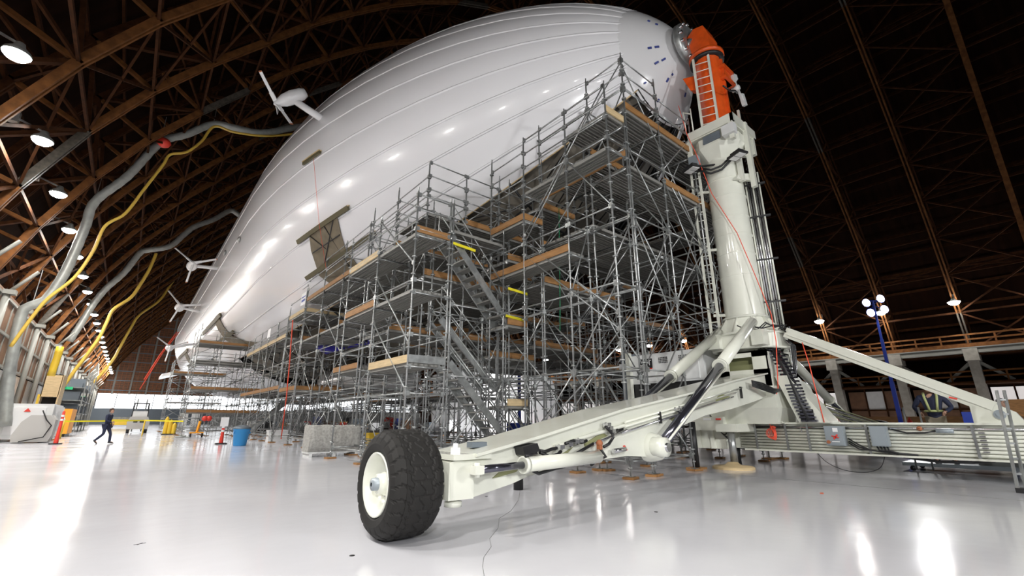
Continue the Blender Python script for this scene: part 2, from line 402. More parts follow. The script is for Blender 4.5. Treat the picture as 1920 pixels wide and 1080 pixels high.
while x < 60: mb.bb((x, YE, 4.2), (x+3.9, YE+.2, 8.1)); x += 4.05
mb.build('daylight_window', 'daylight', e)
struct(MB().bb((-13, YE-6, 0), (-8.6, YE-.6, 18)), 'wall_back', 'concrete')
mb = MB().prism([(-13, 118, 0), (-7.0, 118, 0), (-5.6, 118, 9.5), (-6.6, 118, 15), (-13, 118, 15)], (0, 3, 0)); struct(mb, 'trim_4', 'concrete')

# ================================================================ AIRSHIP
HX, HZ, HY, HR, HL, HA, HB = 13.614, 14.461, 6.219, 9.849, 124.1, 26.05, 43.7
def hr(s):
    if s <= 0: return .02
    if s < HA: return HR*(1-((HA-s)/HA)**2)**.614
    if s > HL-HB: return max(HR*(max(1-((s-HL+HB)/HB)**2, 0))**1.0, .02)
    return HR
def HP(s, ang, off=0.):                                        # ang: degrees below horizontal, on the -X side
    r = hr(s)+off; return V((HX-r*cos(R(ang)), HY+s, HZ-r*sin(R(ang))))
ship = thing('airship', 'huge white airship filling the hangar, nose moored to the mast', 'airship', (HX, HY, HZ))
ST = [1.25, 1.7, 2.3, 3.1, 4.1, 5.3, 6.7, 8.2, 10, 12, 14.2, 16.6, 19.2, 22, 25, 28.5, 33, 38, 44, 50, 56, 62, 68, 74, 80, 84, 88, 92, 96, 100, 104, 108, 111, 114, 117, 119.5, 121.5, 123, 123.9]
A0 = 5.625
for k in range(32):
    a0, a1 = A0+11.25*k, A0+11.25*(k+1); mid = (a0+a1)/2
    openb = 50 < mid < 130
    sts = [s for s in ST if s >= 44] if openb else ST
    m = MB(); P = []
    NA = 5
    for s in sts:
        for j in range(NA):
            f = j/(NA-1); p = HP(s, a0).lerp(HP(s, a1), f)
            nrm = V((-cos(R(mid)), 0, -sin(R(mid)))); b = .0 if s < 2 else .045*hr(s)/HR
            edge = -.02 if j in (0, NA-1) else 0
            p = p+nrm*(b*(4*f*(1-f))+edge+.02)
            P.append(p)
    F = [(i*NA+j, i*NA+j+1, (i+1)*NA+j+1, (i+1)*NA+j) for i in range(len(sts)-1) for j in range(NA-1)]
    m.add(P, F, True); m.build('gore_panel', 'hull', ship)
    # seam strip over every joint
    sp = []
    for s in sts: sp.append([HP(s, a0-.4*HR/max(hr(s), 2), -.004), HP(s, a0, .035), HP(s, a0+.4*HR/max(hr(s), 2), -.004), HP(s, a0, -.03)])
    MB().loft(sp, False).build('seam_tape', 'hull', ship)
cap = MB(); S2 = [.0, .02, .06, .12, .22, .35, .5, .7, .95, 1.25, 1.36]
cap.loft([[HP(s, 360*i/64, .03 if s < 1.3 else 0) for i in range(64)] for s in S2], False); cap.build('nose_cap', 'hull_cap', ship, label='smooth grey white nose cap')
# open underside: liner, frames and longerons
m = MB(); lin = [s for s in ST if s <= 44]
rg = []
for s in lin: rg.append([HP(s, a, -.55) for a in range(48, 134, 6)])
P = [p for q in rg for p in q]; k = len(rg[0])
m.add(P, [(i*k+j, i*k+j+1, (i+1)*k+j+1, (i+1)*k+j) for i in range(len(rg)-1) for j in range(k-1)], True)
m.build('gas_cell_liner', 'liner', ship, label='brown grey lining seen through the open underside')
for a in [A0+11.25*q for q in range(4, 12)]:
    MB().path([HP(s, a, -.02) for s in lin], .035, 6).build('longeron', 'toe_pale' if a < 51 or a > 128 else 'black', ship)
for s in (1.3, 3.4, 6, 8.6, 11.5, 15, 19, 24, 30, 36, 42):
    MB().path([HP(s, a, -.03) for a in range(50, 132, 8)], .05, 6).build('ring_frame', 'black', ship)
sl = (1.3, 3.4, 6, 8.6, 11.5, 15, 19, 24, 30)
for q in range(len(sl)-1):
    for a in range(4, 11):
        a0, a1 = A0+11.25*a, A0+11.25*(a+1); lo, hi = (a0, a1) if q % 2 else (a1, a0)
        MB().tube(HP(sl[q], lo, -.05), HP(sl[q+1], hi, -.05), .03, 5).build('truss_rod', 'black', ship)
# side openings: liner patch + frame bars
def patch(poly, lab):
    P = [HP(s, a, .06) for s, a in poly]; c = sum(P, V())/len(P); n = (c-V((HX, c.y, HZ))).normalized()
    MB().prism(P, n*.03).build('side_opening', 'liner_wall', ship, label=lab)
def bar(s0, a0, s1, a1, w=.22):
    n = HP((s0+s1)/2, (a0+a1)/2, 0)-V((HX, HY+(s0+s1)/2, HZ))
    P = [HP(s0+(s1-s0)*i/6, a0+(a1-a0)*i/6, .12) for i in range(7)]
    f = MB()
    for i in range(6): f.beam(P[i], P[i+1], w, .1, n.normalized())
    f.build('frame_bar', 'olive_dark', ship)
    f = MB()
    up = V((0, 0, 1))
    for i in range(6): f.beam(P[i]+up*w*.45, P[i+1]+up*w*.45, .05, .16, n.normalized())
    f.build('bar_edge', 'toe_pale', ship)
bar(16.0, 4.9, 14.4, 4.9, .18); bar(13.1, 27.3, 17.9, 27.3); bar(12.3, 38.6, 18.8, 38.4)
patch([(14.1, 27.8), (14.2, 30), (14.4, 34), (14.6, 38), (14.5, 42), (14.6, 46), (16.3, 48), (17.2, 44), (17.6, 40), (17.3, 36), (17.1, 32), (16.7, 27.8)], 'brown opening with curved sides in the hull flank, nearest of three')
for (s0, a0), (s1, a1) in (((14.4, 28), (16.6, 38)), ((16.6, 28), (14.8, 46)), ((14.4, 33), (17.0, 33)), ((15.2, 28), (15.0, 44))):
    MB().tube(HP(s0, a0, .12), HP(s1, a1, .12), .03, 5).build('truss_rod', 'black', ship)
bar(39.4, 26.6, 51.1, 26.6, .34); bar(38, 37.6, 48.5, 36.6, .34)
patch([(40.6, 27), (40.4, 32), (39.6, 38), (37, 44), (34, 48), (38.5, 48), (41, 44), (42.6, 38), (43, 32), (43.2, 27)], 'brown opening in the hull flank above the far scaffold tower')
bar(67, 25.6, 79.5, 25, .4); bar(66, 37, 74, 36, .4)
patch([(69, 26), (69, 32), (68, 40), (70.5, 40), (72, 32), (72, 26)], 'smallest brown opening in the hull flank near the tail')
# blue registration marks on the nose cap
for (x, y), (x2, y2) in (((1214, 91), (1221, 90)), ((1227, 89), (1235, 88)), ((1227, 120), (1234, 116)), ((1240, 114), (1247, 110)), ((1249, 154), (1253, 147)), ((1207, 157), (1211, 154)),
                         ((1214, 39), (1218, 41)), ((1228, 45), (1233, 47)), ((1288, 160), (1289, 154)), ((1283, 182), (1285, 174)), ((1232, 191), (1235, 186)), ((1259, 141), (1261, 139))):
    pts = []
    for px, py in ((x, y), (x2, y2)):
        d = ray(px, py); t_ = 8.
        while t_ < 22:
            p = CAM+d*t_; s = p.y-HY; q = sqrt((p.x-HX)**2+(p.z-HZ)**2)
            if s > 0 and q <= hr(s)+.04: break
            t_ += .01
        pts.append(p)
    if t_ < 22:
        n = (pts[0]-V((HX, HY+6, HZ))).normalized(); MB().beam(pts[0]+n*.02, pts[1]+n*.02, .07, .03, n).build('blue_mark', 'blue_mark', ship)
# tail fin
B0, B1 = HP(92, 38, -.3), HP(112, 38, -.3)
tip = onY(297, 712, 113); tip2 = onY(303, 706, 106)
MB().prism([HP(90, 36), HP(104, 38), tip, tip2], (0, 0, .5)).build('tail_fin', 'hull', ship)
# propeller outriggers
def outrigger(root, nac, lab, rr, sc, bl, ax=(0, -1, 0)):
    MB().tube(root, nac, rr, 12, rr*.9).build('outrigger_arm', 'hull_cap', ship)
    ax = V(ax).normalized()
    n = MB().lathe(nac-ax*.9*sc, ax, [(0, .02), (0, .24*sc), (.25*sc, .34*sc), (.8*sc, .40*sc), (1.3*sc, .34*sc), (1.65*sc, .2*sc), (1.85*sc, .1*sc), (1.9*sc, .01)], 18).build('nacelle', 'hull_cap', ship, label=lab)
    hub = nac+ax*.82*sc; u = ax.cross(V((.1, .2, 1))).normalized(); v_ = ax.cross(u)
    def pr(p): q = p-CAM; return (q.dot(RT)/q.dot(FW), -q.dot(UP)/q.dot(FW))
    h0 = pr(hub); best = 0; bs = -9
    for k in range(120):
        an = 2*pi*k/120; e_ = pr(hub+u*cos(an)+v_*sin(an)); dx, dy = e_[0]-h0[0], e_[1]-h0[1]; sc_ = (dx*bl[0]+dy*bl[1])/(sqrt(dx*dx+dy*dy)+1e-9)
        if sc_ > bs: bs = sc_; best = an
    for k in range(3):
        an = best+2*pi*k/3; e_ = hub+(u*cos(an)+v_*sin(an))*1.75*sc; ch_ = (e_-hub).normalized().cross(ax)*.6+ax*.5
        b_ = MB(); b_.beam(hub, hub.lerp(e_, .35), .24*sc, .06*sc, ch_).beam(hub.lerp(e_, .33), hub.lerp(e_, .97), .18*sc, .035*sc, ch_)
        o = b_.build('propeller_blade', 'hull_cap', n); MB().beam(hub.lerp(e_, .96), e_, .17*sc, .04*sc, ch_).build('blade_tip', 'rust', n)
    p = nac-ax*.88*sc; MB().tube(p-ax*.04*sc, p+ax*.02*sc, .15*sc, 12).build('exhaust_port', 'black', n)
r1 = HP(15.4, -11.5, -.3)
def nac_at(px, py, Y): return onY(px, py, Y)
outrigger(r1, nac_at(545, 184, HY+15.9), 'white propeller nacelle on the nearest outrigger, set highest', .19, .9, (-18, -35), (-.75, .35, -.6))
outrigger(HP(38.5, 3.6, -.3), nac_at(360, 498, 44.7), 'white propeller nacelle on the second outrigger', .16, 1.0, (-14, -12))
outrigger(HP(50.5, 14, -.3), nac_at(337, 576, 57), 'white propeller nacelle on the third outrigger', .16, 1.1, (-11, -14))
outrigger(HP(60, 27, -.3), nac_at(318, 652, 66), 'white propeller nacelle on the farthest outrigger near the tail', .16, 1.0, (-12, -9))
# small strut on the flank
for px, py, Y in ((424, 474, 40.3), (480, 456, 34)):
    p = HP(Y-HY, 3 if px < 450 else 8, .1); MB().sphere(p, .22, 10, 6, (.5, 1.4, 1)).build('antenna_fairing', 'galv', ship)
# thin guy lines on the flank
MB().path([HP(15, 5, .12), HP(15.2, 27, .3), HP(15.4, 40, .9)], .008, 4).build('red_line', 'redcord', ship)
# ventral car under the hull
g = MB().loft([[V((HX+dx*w_, y, z)) for dx, z in ((-1, 4.9), (-1.05, 3.9), (-.75, 3.1), (.75, 3.1), (1.05, 3.9), (1, 4.9))] for y, w_ in ((27, .5), (28.5, 1.4), (31, 1.75), (39, 1.75), (42, 1.2))], True)
g.build('gondola', 'hull_cap', ship, label='white gondola under the belly, half hidden by scaffold')
# nose docking ring
nz = V((HX-.25, HY-.15, HZ-.1))
rg = MB().lathe(nz+V((0, -.1, 0)), (0, 1, 0), [(0, .25), (-.05, .62), (.05, .78), (.22, .8), (.3, .66), (.3, .3)], 28); ring = rg.build('docking_ring', 'galv', ship)
for k in range(14):
    a = 2*pi*k/14; p = nz+V((cos(a)*.7, -.18, sin(a)*.7)); MB().tube(p, p+V((0, .3, 0)), .06, 6).build('latch', 'chrome', ring)
# ================================================================ SCAFFOLD
def hullbot(x, y):
    r = hr(y-HY) if 0 < y-HY < HL else 0; dx = abs(x-HX)
    return HZ-sqrt(r*r-dx*dx) if dx < r else 99.
PM = {}
def post_mesh(L):
    L = max(round(L*2)/2, .5)
    if L not in PM:
        m = MB().tube((0, 0, .25), (0, 0, L), .026, 6)
        z = .5
        while z < L-.05:
            m.tube((0, 0, z-.016), (0, 0, z+.016), .072, 6); z += .5
        m.tube((0, 0, L-.01), (0, 0, L+.12), .02, 5)
        PM[L] = m.mesh('post', 'galv')
    return PM[L]
BASE = MB().tube((0, 0, .06), (0, 0, .3), .018, 6).tube((0, 0, .2), (0, 0, .23), .05, 6).box((0, 0, .055), (.15, .15, .01)).mesh('base_jack', 'galv')
PAD = MB().box((0, 0, .025), (.3, .25, .045)).mesh('sole_board', 'toe')
LM = {}
def led_mesh(L, r=.022, mname='galv'):
    k = (round(L, 2), r, mname)
    if k not in LM:
        m = MB().tube((.0, 0, 0), (k[0], 0, 0), r, 6)
        for x in (.05, k[0]-.05): m.box((x, 0, 0), (.09, .045, .12))
        LM[k] = m.mesh('ledger', mname)
    return LM[k]
def frame_to(a, b):
    a = V(a); d = (V(b)-a); q = d.to_track_quat('X', 'Z'); return M4.Translation(a) @ q.to_matrix().to_4x4()
DM = {}
def deck_mesh(L, wd=.275):
    k = (round(L, 2), wd)
    if k not in DM:
        m = MB().box((k[0]/2, 0, 0), (k[0], wd, .012))
        for s in (-1, 0, 1): m.box((k[0]/2, s*(wd/2-.02), -.04), (k[0], .03, .08))
        for s in (.02, k[0]-.02): m.box((s, 0, -.03), (.04, wd, .07))
        DM[k] = m.mesh('deck_plank', 'deck')
    return DM[k]
TM = {}
def toe_mesh(L, mm):
    k = (round(L, 2), mm)
    if k not in TM: TM[k] = MB().box((k[0]/2, 0, .1), (k[0], .035, .2)).mesh('toe_board', mm)
    return TM[k]
class Scaf:
    def __init__(s, label, loc, group=None):
        s.t = thing('scaffold_tower', label, 'scaffold', loc, group); s.items = {}; s.P = {}
        s.rnd = random.Random(len(label))
    def put(s, name, me, mw): s.items.setdefault(name, []).append((me, mw))
    def post(s, x, y, z1, z0=0., base=True):
        z1 = min(z1, hullbot(x, y)-.25)
        if z1-z0 < .6: return
        s.P[(round(x, 2), round(y, 2))] = (z0, z1)
        s.put('post', post_mesh(z1-z0), M4.Translation((x, y, z0)))
        if z0 == 0: s.put('base_jack', BASE, M4.Translation((x, y, 0))); s.put('sole_board', PAD, M4.Translation((x, y, 0)) @ M4.Rotation(s.rnd.uniform(-.3, .3), 4, 'Z'))
    def grid(s, xs, ys, top, z0=0., dz=2.0, braces=.5, first=.35, lo=None, blank=lambda x, y: False):
        tf = top if callable(top) else (lambda x, y: top)
        for x in xs:
            for y in ys:
                if not blank(x, y): s.post(x, y, tf(x, y), z0(x, y) if callable(z0) else z0)
        def link(a, b):
            if a not in s.P or b not in s.P: return
            lo_ = max(s.P[a][0], s.P[b][0]); hi = min(s.P[a][1], s.P[b][1])
            z = lo_+first; k = 0
            while z < hi-.05:
                s.led((a[0], a[1], z), (b[0], b[1], z))
                if z+dz < hi and s.rnd.random() < braces:
                    if s.rnd.random() < .5: s.brace((a[0], a[1], z), (b[0], b[1], z+dz))
                    else: s.brace((b[0], b[1], z), (a[0], a[1], z+dz))
                z += dz
        rx = [round(x, 2) for x in xs]; ry = [round(y, 2) for y in ys]
        for i, x in enumerate(rx):
            for j, y in enumerate(ry):
                if i+1 < len(rx): link((x, y), (rx[i+1], y))
                if j+1 < len(ry): link((x, y), (x, ry[j+1]))
    def led(s, a, b, r=.022):
        a, b = V(a), V(b); s.put('ledger', led_mesh((b-a).length, r), frame_to(a, b))
    def brace(s, a, b, bright=False):
        a, b = V(a), V(b); s.put('diagonal_brace', led_mesh((b-a).length, .026 if bright else .02), frame_to(a, b))
    def rails(s, a, b, ztop, n=2, dz=.5):
        for k in range(n): s.led((a[0], a[1], ztop-.02-k*dz), (b[0], b[1], ztop-.02-k*dz))
    def deck(s, x0, x1, y0, y1, z, along='y', toe='', mm='toe'):
        # planks run along given axis; toe: string of sides l r n f (x0,x1,y0,y1)
        if along == 'y':
            x = x0+.17
            while x < x1-.05:
                s.put('deck_plank', deck_mesh(y1-y0-.04), frame_to((x, y0+.02, z), (x, y1, z))); x += .305
        else:
            y = y0+.17
            while y < y1-.05:
                s.put('deck_plank', deck_mesh(x1-x0-.04), frame_to((x0+.02, y, z), (x1, y, z))); y += .305
        for c in toe:
            a, b = {'l': ((x0, y0, z), (x0, y1, z)), 'r': ((x1, y0, z), (x1, y1, z)), 'n': ((x0, y0, z), (x1, y0, z)), 'f': ((x0, y1, z), (x1, y1, z))}[c]
            s.put('toe_board', toe_mesh((V(b)-V(a)).length, mm), frame_to(a, b))
        for q in ((x0, y0, x1, y0), (x0, y1, x1, y1)) if along == 'y' else ((x0, y0, x0, y1), (x1, y0, x1, y1)):
            s.led((q[0], q[1], z-.1), (q[2], q[3], z-.1), .026)
    def stair(s, top, bot, wv, handrail=True):
        top, bot, wv = V(top), V(bot), V(wv); st = MB()
        for o in (V(), wv): MB_ = MB().beam(top+o, bot+o, .05, .2); s.put('stair_stringer', MB_.mesh('stair_stringer', 'galv'), M4())
        n = int(abs(top.z-bot.z)/.21)
        d = V((bot.x-top.x, bot.y-top.y, 0)).normalized()
        tm = MB().beam((0, 0, 0), wv, .24, .04).mesh('tread', 'deck')
        for k in range(1, n): s.put('tread', tm, M4.Translation(top.lerp(bot, k/n)))
        if handrail:
            for o in (V(), wv):
                for h in (.5, 1.0): s.put('handrail', MB().tube(top+o+V((0, 0, h)), bot+o+V((0, 0, h)), .02, 6).mesh('handrail', 'galv'), M4())
                for k in range(4): p = top.lerp(bot, k/3)+o; s.put('baluster', MB().tube(p, p+V((0, 0, 1)), .018, 5).mesh('baluster', 'galv'), M4())
    def done(s, lim=300):
        for name, L in s.items.items():
            L.sort(key=lambda q: ((q[1] @ V((0, 0, 0, 1))).xyz-CAM).length if q[1] != M4() else 5)
            for me, mw in L[:lim]: inst(name, me, s.t, mw=mw)
            rest = L[lim:]
            if rest:
                vs = []; fs = []
                for me, mw in rest:
                    o = len(vs); vs += [tuple(mw @ v.co) for v in me.vertices]; fs += [tuple(i+o for i in p.vertices) for p in me.polygons]
                m = MB(); m.add(vs, fs); m.build(name, me.materials[0].name and {'galv': 'galv'}.get('galv') if name != 'toe_board' else 'toe', s.t, kind='stuff')
        return s.t
# --- A: tallest block under the nose
A = Scaf('tallest scaffold block, standing under the airship nose beside the mobile mast', (9.32, 6.25, 0))
def topA(x, y):
    if y < 6.5: return {9.32: 11.6, 11.0: 11.45, 13.0: 10.9, 15.0: 10.4, 16.4: 10.4}[x]
    if y < 8: return 11.55 if x < 10 else (11.3 if x > 14.5 else 10.8)
    if y < 10: return 11.1 if x < 10 else 10.
    return 9.8
xa, ya = [9.32, 11.0, 13.0, 15.0, 16.4], [6.25, 7.6, 9.8, 12.0]
A.grid(xa, ya, topA, z0=lambda x, y: 4.0 if (x == 13.0) else 0., dz=2.0, braces=.75)
for x0, x1 in zip(xa, xa[1:]):
    A.deck(x0, x1, 6.25, 7.6, 9.72, 'x', 'n', 'toe'); A.deck(x0, x1, 7.6, 9.8, 8.9 if x0 < 14 else 8.1, 'x', 'n' if x0 < 10 else 'f')
    A.deck(x0, x1, 9.8, 12, 8.0 if x0 < 10 else 7.2, 'x', 'nf')
    A.deck(x0, x1, 6.25, 7.6, 7.9, 'x', 'n' if x0 > 10 else ''); A.deck(x0, x1, 7.6, 9.8, 6.6, 'x', 'f')
    if x0 < 12: A.deck(x0, x1, 9.8, 12, 5.4, 'x', 'n')
A.rails((9.32, 6.25), (11.0, 6.25), 11.42, 3); A.rails((11.0, 6.25), (13.0, 6.25), 10.92, 2); A.rails((13, 6.25), (16.4, 6.25), 10.4, 2)
A.rails((9.32, 6.25), (9.32, 7.6), 11.42, 3); A.rails((9.32, 7.6), (9.32, 9.8), 10.95, 3)
A.brace((9.32, 6.25, 11.3), (9.32, 9.8, 8.2)); A.brace((9.32, 6.25, 11.2), (11.0, 6.25, 9.0)); A.brace((11.0, 6.25, 9.0), (13.0, 6.25, 6.2))
A.brace((9.32, 6.25, 6.3), (11.0, 6.25, 3.2)); A.brace((9.32, 6.25, 3.4), (11.0, 6.25, 6.6)); A.brace((9.32, 6.25, 1.4), (11, 6.25, 3.3)); A.brace((11, 6.25, 4.2), (13, 6.25, 7.8)); A.brace((13, 6.25, 4.4), (15, 6.25, 8.2)); A.brace((11, 6.25, 8.), (13, 6.25, 4.6))
A.done()
cu = thing('plastic_curtain', 'crumpled grey plastic curtain hanging under the nose above the top deck', 'curtain', (HX, 7.6, 10.5)); rc = random.Random(4)
for k in range(15):
    a0 = 52+5*k; P = []; nx = 6
    for j in range(4):
        for i in range(nx):
            a = a0+4.2*i/(nx-1); t_ = HP(1.7, a, -.05); f = j/3; b_ = V((t_.x+.25*(t_.x-HX)*f, t_.y-.35*f, max(9.95, t_.z-1.6))); p = t_.lerp(b_, f); P.append(p+V((rc.uniform(-.03, .03), rc.uniform(-.06, .06), 0)))
    m = MB(); m.add(P, [(j*nx+i, j*nx+i+1, (j+1)*nx+i+1, (j+1)*nx+i) for j in range(3) for i in range(nx-1)]); m.build('curtain_strip', 'curtain' if k % 3 else 'galv_dark', cu)
Bk = Scaf('narrow scaffold ledge one step lower, on the left of the tallest block', (8.42, 6.2, 0))
Bk.grid([8.42, 9.22], [6.25, 7.75, 9.6, 11.3], lambda x, y: 10.1 if x < 9 else 9.6, dz=2.0, braces=.3)
Bk.deck(8.42, 9.22, 6.25, 9.6, 8.1, 'y', 'r', 'toe'); Bk.deck(8.42, 9.22, 6.25, 7.75, 9.15, 'x', 'n', 'toe_pale'); Bk.deck(8.42, 9.22, 9.6, 11.3, 7.2, 'y', 'ln'); Bk.deck(8.42, 9.22, 7.75, 11.3, 5.6, 'y', 'l')
Bk.rails((8.42, 6.25), (8.42, 7.75), 10.0, 3); Bk.rails((8.42, 7.75), (8.42, 9.6), 10.0, 3); Bk.rails((8.42, 9.6), (8.42, 11.3), 9.6, 3)
Bk.brace((8.42, 6.25, 10.0), (8.42, 9.6, 6.6)); Bk.brace((8.42, 9.6, 6.4), (8.42, 6.25, 3.6)); Bk.brace((8.42, 6.25, 3.2), (8.42, 9.6, 6)); Bk.brace((8.42, 6.25, 2.9), (8.42, 9.6, .5))
Bk.done()
# --- C: middle block
Cc = Scaf('scaffold block with tall open guard rails, second step down from the nose', (6.4, 12.1, 0))
xc, yc = [6.4, 7.9, 9.35, 10.6], [12.1, 14.4, 16.6]
Cc.grid(xc, yc, lambda x, y: 9.7, dz=2.0, braces=.4)
for x0, x1 in zip(xc, xc[1:]):
    Cc.deck(x0, x1, 12.1, 14.4, 7.75, 'x', 'n' if x0 > 7 else ''); Cc.deck(x0, x1, 14.4, 16.6, 7.3, 'x', 'n')
    Cc.deck(x0, x1, 12.1, 14.4, 5.6, 'x', 'n'); Cc.deck(x0, x1, 14.4, 16.6, 4.2, 'x', 'n'); Cc.rails((x0, 12.1), (x1, 12.1), 9.62, 3)
Cc.rails((6.4, 12.1), (6.4, 14.4), 9.1, 3); Cc.rails((6.4, 14.4), (7.9, 14.4), 9.1, 3); Cc.rails((7.9, 14.4), (9.35, 14.4), 9.1, 3)
Cc.rails((6.4, 14.4), (6.4, 16.6), 9.0, 2)
Cc.brace((9.35, 12.1, 9.1), (7.9, 12.1, 7.8)); Cc.done()
# --- D: outer front block with the low landing
D = Scaf('slender front scaffold with silver diagonal braces, standing behind the big tyre', (5.3, 10.6, 0))
D.grid([5.3, 6.4], [10.6, 13.1, 15.6], 7.45, dz=1.5, braces=0)
D.deck(5.3, 6.4, 10.6, 13.1, 6.25, 'y', 'n', 'toe'); D.deck(5.3, 6.4, 13.1, 15.6, 6.25, 'y', 'l', 'toe_pale'); D.deck(5.3, 6.4, 10.6, 13.1, 2.62, 'y', 'l', 'toe_pale'); D.put('kick_plate', toe_mesh(1.1, 'galv'), frame_to((5.3, 10.58, 2.62), (6.4, 10.58, 2.62))); D.deck(5.3, 6.4, 13.1, 15.6, 4.6, 'y', 'l')
D.deck(5.3, 6.4, 10.6, 13.1, 4.6, 'y', '')
for z in (7.4, 6.95): D.led((5.3, 10.6, z), (5.3, 13.1, z)); D.led((5.3, 13.1, z), (5.3, 15.6, z)); D.led((5.3, 10.6, z), (6.4, 10.6, z))
D.brace((5.3, 13.1, 7.4), (5.3, 10.6, 5.3), True); D.brace((5.3, 13.1, 5.5), (5.3, 10.6, 3.1), True); D.brace((5.3, 13.1, 4.1), (5.3, 10.6, 1.9), True)
D.done()
# --- E: stair tower
S = Scaf('scaffold stair tower with grey steel flights beside the slender front scaffold', (7.6, 11.2, 0))
S.grid([6.5, 8.42, 9.4], [10.6, 11.7], lambda x, y: 7.4 if x < 7 else 6.9, dz=2.0, braces=.25)
S.stair((6.6, 10.7, 2.72), (9.2, 10.7, .1), (0, .75, 0)); S.stair((6.5, 10.7, 6.5), (8.7, 10.7, 4.1), (0, .75, 0)); S.stair((7.0, 11.5, 6.1), (8.9, 11.5, 4.0), (0, -.0001, 0), False)
S.stair((6.7, 11.45, 4.1), (8.8, 11.45, 2.1), (0, .7, 0))
S.deck(8.6, 9.4, 10.6, 11.7, 4.05, 'x', 'nr'); S.deck(8.6, 9.4, 10.6, 11.7, 6.2, 'x', 'n'); S.deck(6.5, 8.42, 10.6, 11.7, 6.65, 'x', ''); S.deck(8.6, 9.4, 10.6, 11.7, 1.6, 'x', 'n', 'toe_pale')
for x, z in ((6.5, 6.2), (8.5, 4.3), (8.6, 5.2)):
    S.put('warning_tape', MB().beam((x, 10.58, z), (x+.8, 10.58, z-.05), .03, .08).mesh('warning_tape', 'tape'), M4())
S.done()
# --- F, G, H: left face going back
F_ = Scaf('scaffold block with a wooden toe board in front of the curved brown opening', (6.4, 17, 0))
F_.grid([6.4, 7.6, 8.8], [16.9, 19.6, 22.3, 25.1], 9.05, dz=2.0, braces=.35)
for y0, y1 in ((16.9, 19.6), (19.6, 22.3), (22.3, 25.1)):
    F_.deck(6.4, 8.8, y0, y1, 7.35, 'y', 'l', 'toe'); F_.deck(6.4, 8.8, y0, y1, 5.2, 'y', 'n' if y0 > 17 else ''); F_.rails((6.4, y0), (6.4, y1), 9.0, 3)
F_.deck(6.4, 8.8, 16.9, 19.6, 3.1, 'y', 'l')
F_.rails((6.4, 16.9), (7.6, 16.9), 9, 3); F_.done()
G_ = Scaf('scaffold block carrying a blue and white notice, between the opening and the long walkway', (6.4, 27, 0))
G_.grid([6.4, 7.6, 8.8], [25.3, 28.4], 8.9, dz=2.0, braces=.35)
G_.deck(6.4, 8.8, 25.3, 28.4, 6.85, 'y', 'ln', 'toe_pale'); G_.deck(6.4, 8.8, 25.3, 28.4, 5.3, 'y', 'n'); G_.deck(6.4, 8.8, 25.3, 28.4, 2.7, 'y', 'ln'); G_.rails((6.4, 25.3), (6.4, 28.4), 8.8, 3)
G_.put('notice', MB().box((6.36, 25.7, 7.6), (.02, .9, .7)).mesh('notice', 'white'), M4()); G_.put('notice_print', MB().box((6.345, 25.7, 7.7), (.01, .7, .06)).box((6.345, 25.7, 7.5), (.01, .6, .12)).mesh('notice_print', 'blue'), M4())
G_.done()
H_ = Scaf('long level scaffold walkway with guard rails running back along the hull', (6.4, 34, 0))
hy = [28.6+2.3*k for k in range(6)]
H_.grid([6.4, 7.7, 9.0], hy, 7.15, dz=2.0, braces=.3)
for y0, y1 in zip(hy, hy[1:]):
    H_.deck(6.4, 7.7, y0, y1, 5.9, 'y', 'l', 'toe_pale'); H_.deck(7.7, 9.0, y0, y1, 4.6, 'y', ''); H_.rails((6.4, y0), (6.4, y1), 7.1, 2); H_.deck(6.4, 9, y0, y1, 2.9, 'y', 'l')
H_.put('notice', MB().box((6.36, 33.2, 6.75), (.02, .8, .6)).mesh('notice', 'white'), M4())
H_.done()
W_ = Scaf('timber edged access stair leading down beside the blue bin', (7, 34.6, 0))
W_.stair((9.6, 34.6, 3.5), (6.0, 34.6, .1), (0, 1.1, 0)); W_.deck(9.6, 11.6, 34.4, 36, 3.45, 'x', 'n', 'toe')
W_.grid([9.6, 11.6], [34.4, 36], 4.6, dz=1.5, braces=.5); W_.done()
I_ = Scaf('square free standing scaffold tower below the far brown opening', (6, 45, 0))
I_.grid([3.4, 5.0, 6.7, 8.4], [43, 45.4, 47.8], lambda x, y: 8.3, dz=1.0, braces=.5)
for z, tt in ((7.1, 'toe'), (5.6, ''), (3.5, 'toe'), (1.75, 'toe')):
    for x0, x1 in ((3.4, 5), (5, 6.7), (6.7, 8.4)):
        I_.deck(x0, x1, 43, 45.4, z, 'x', 'n' if tt else ''); 
I_.deck(3.4, 8.4, 43.0, 43.6, 5.75, 'x', ''); I_.rails((3.4, 43), (8.4, 43), 8.2, 2); I_.done()
J_ = Scaf('most distant small scaffold tower, under the airship tail', (4, 63, 0))
J_.grid([3.0, 4.6, 6.2, 7.8], [60, 62.5, 65], 7.4, dz=1.0, braces=.5)
for x0, x1 in ((3.0, 4.6), (4.6, 6.2), (6.2, 7.8)): J_.deck(x0, x1, 60, 62.5, 6.0, 'x', 'n'); J_.deck(x0, x1, 60, 62.5, 3.0, 'x', '')
J_.done()
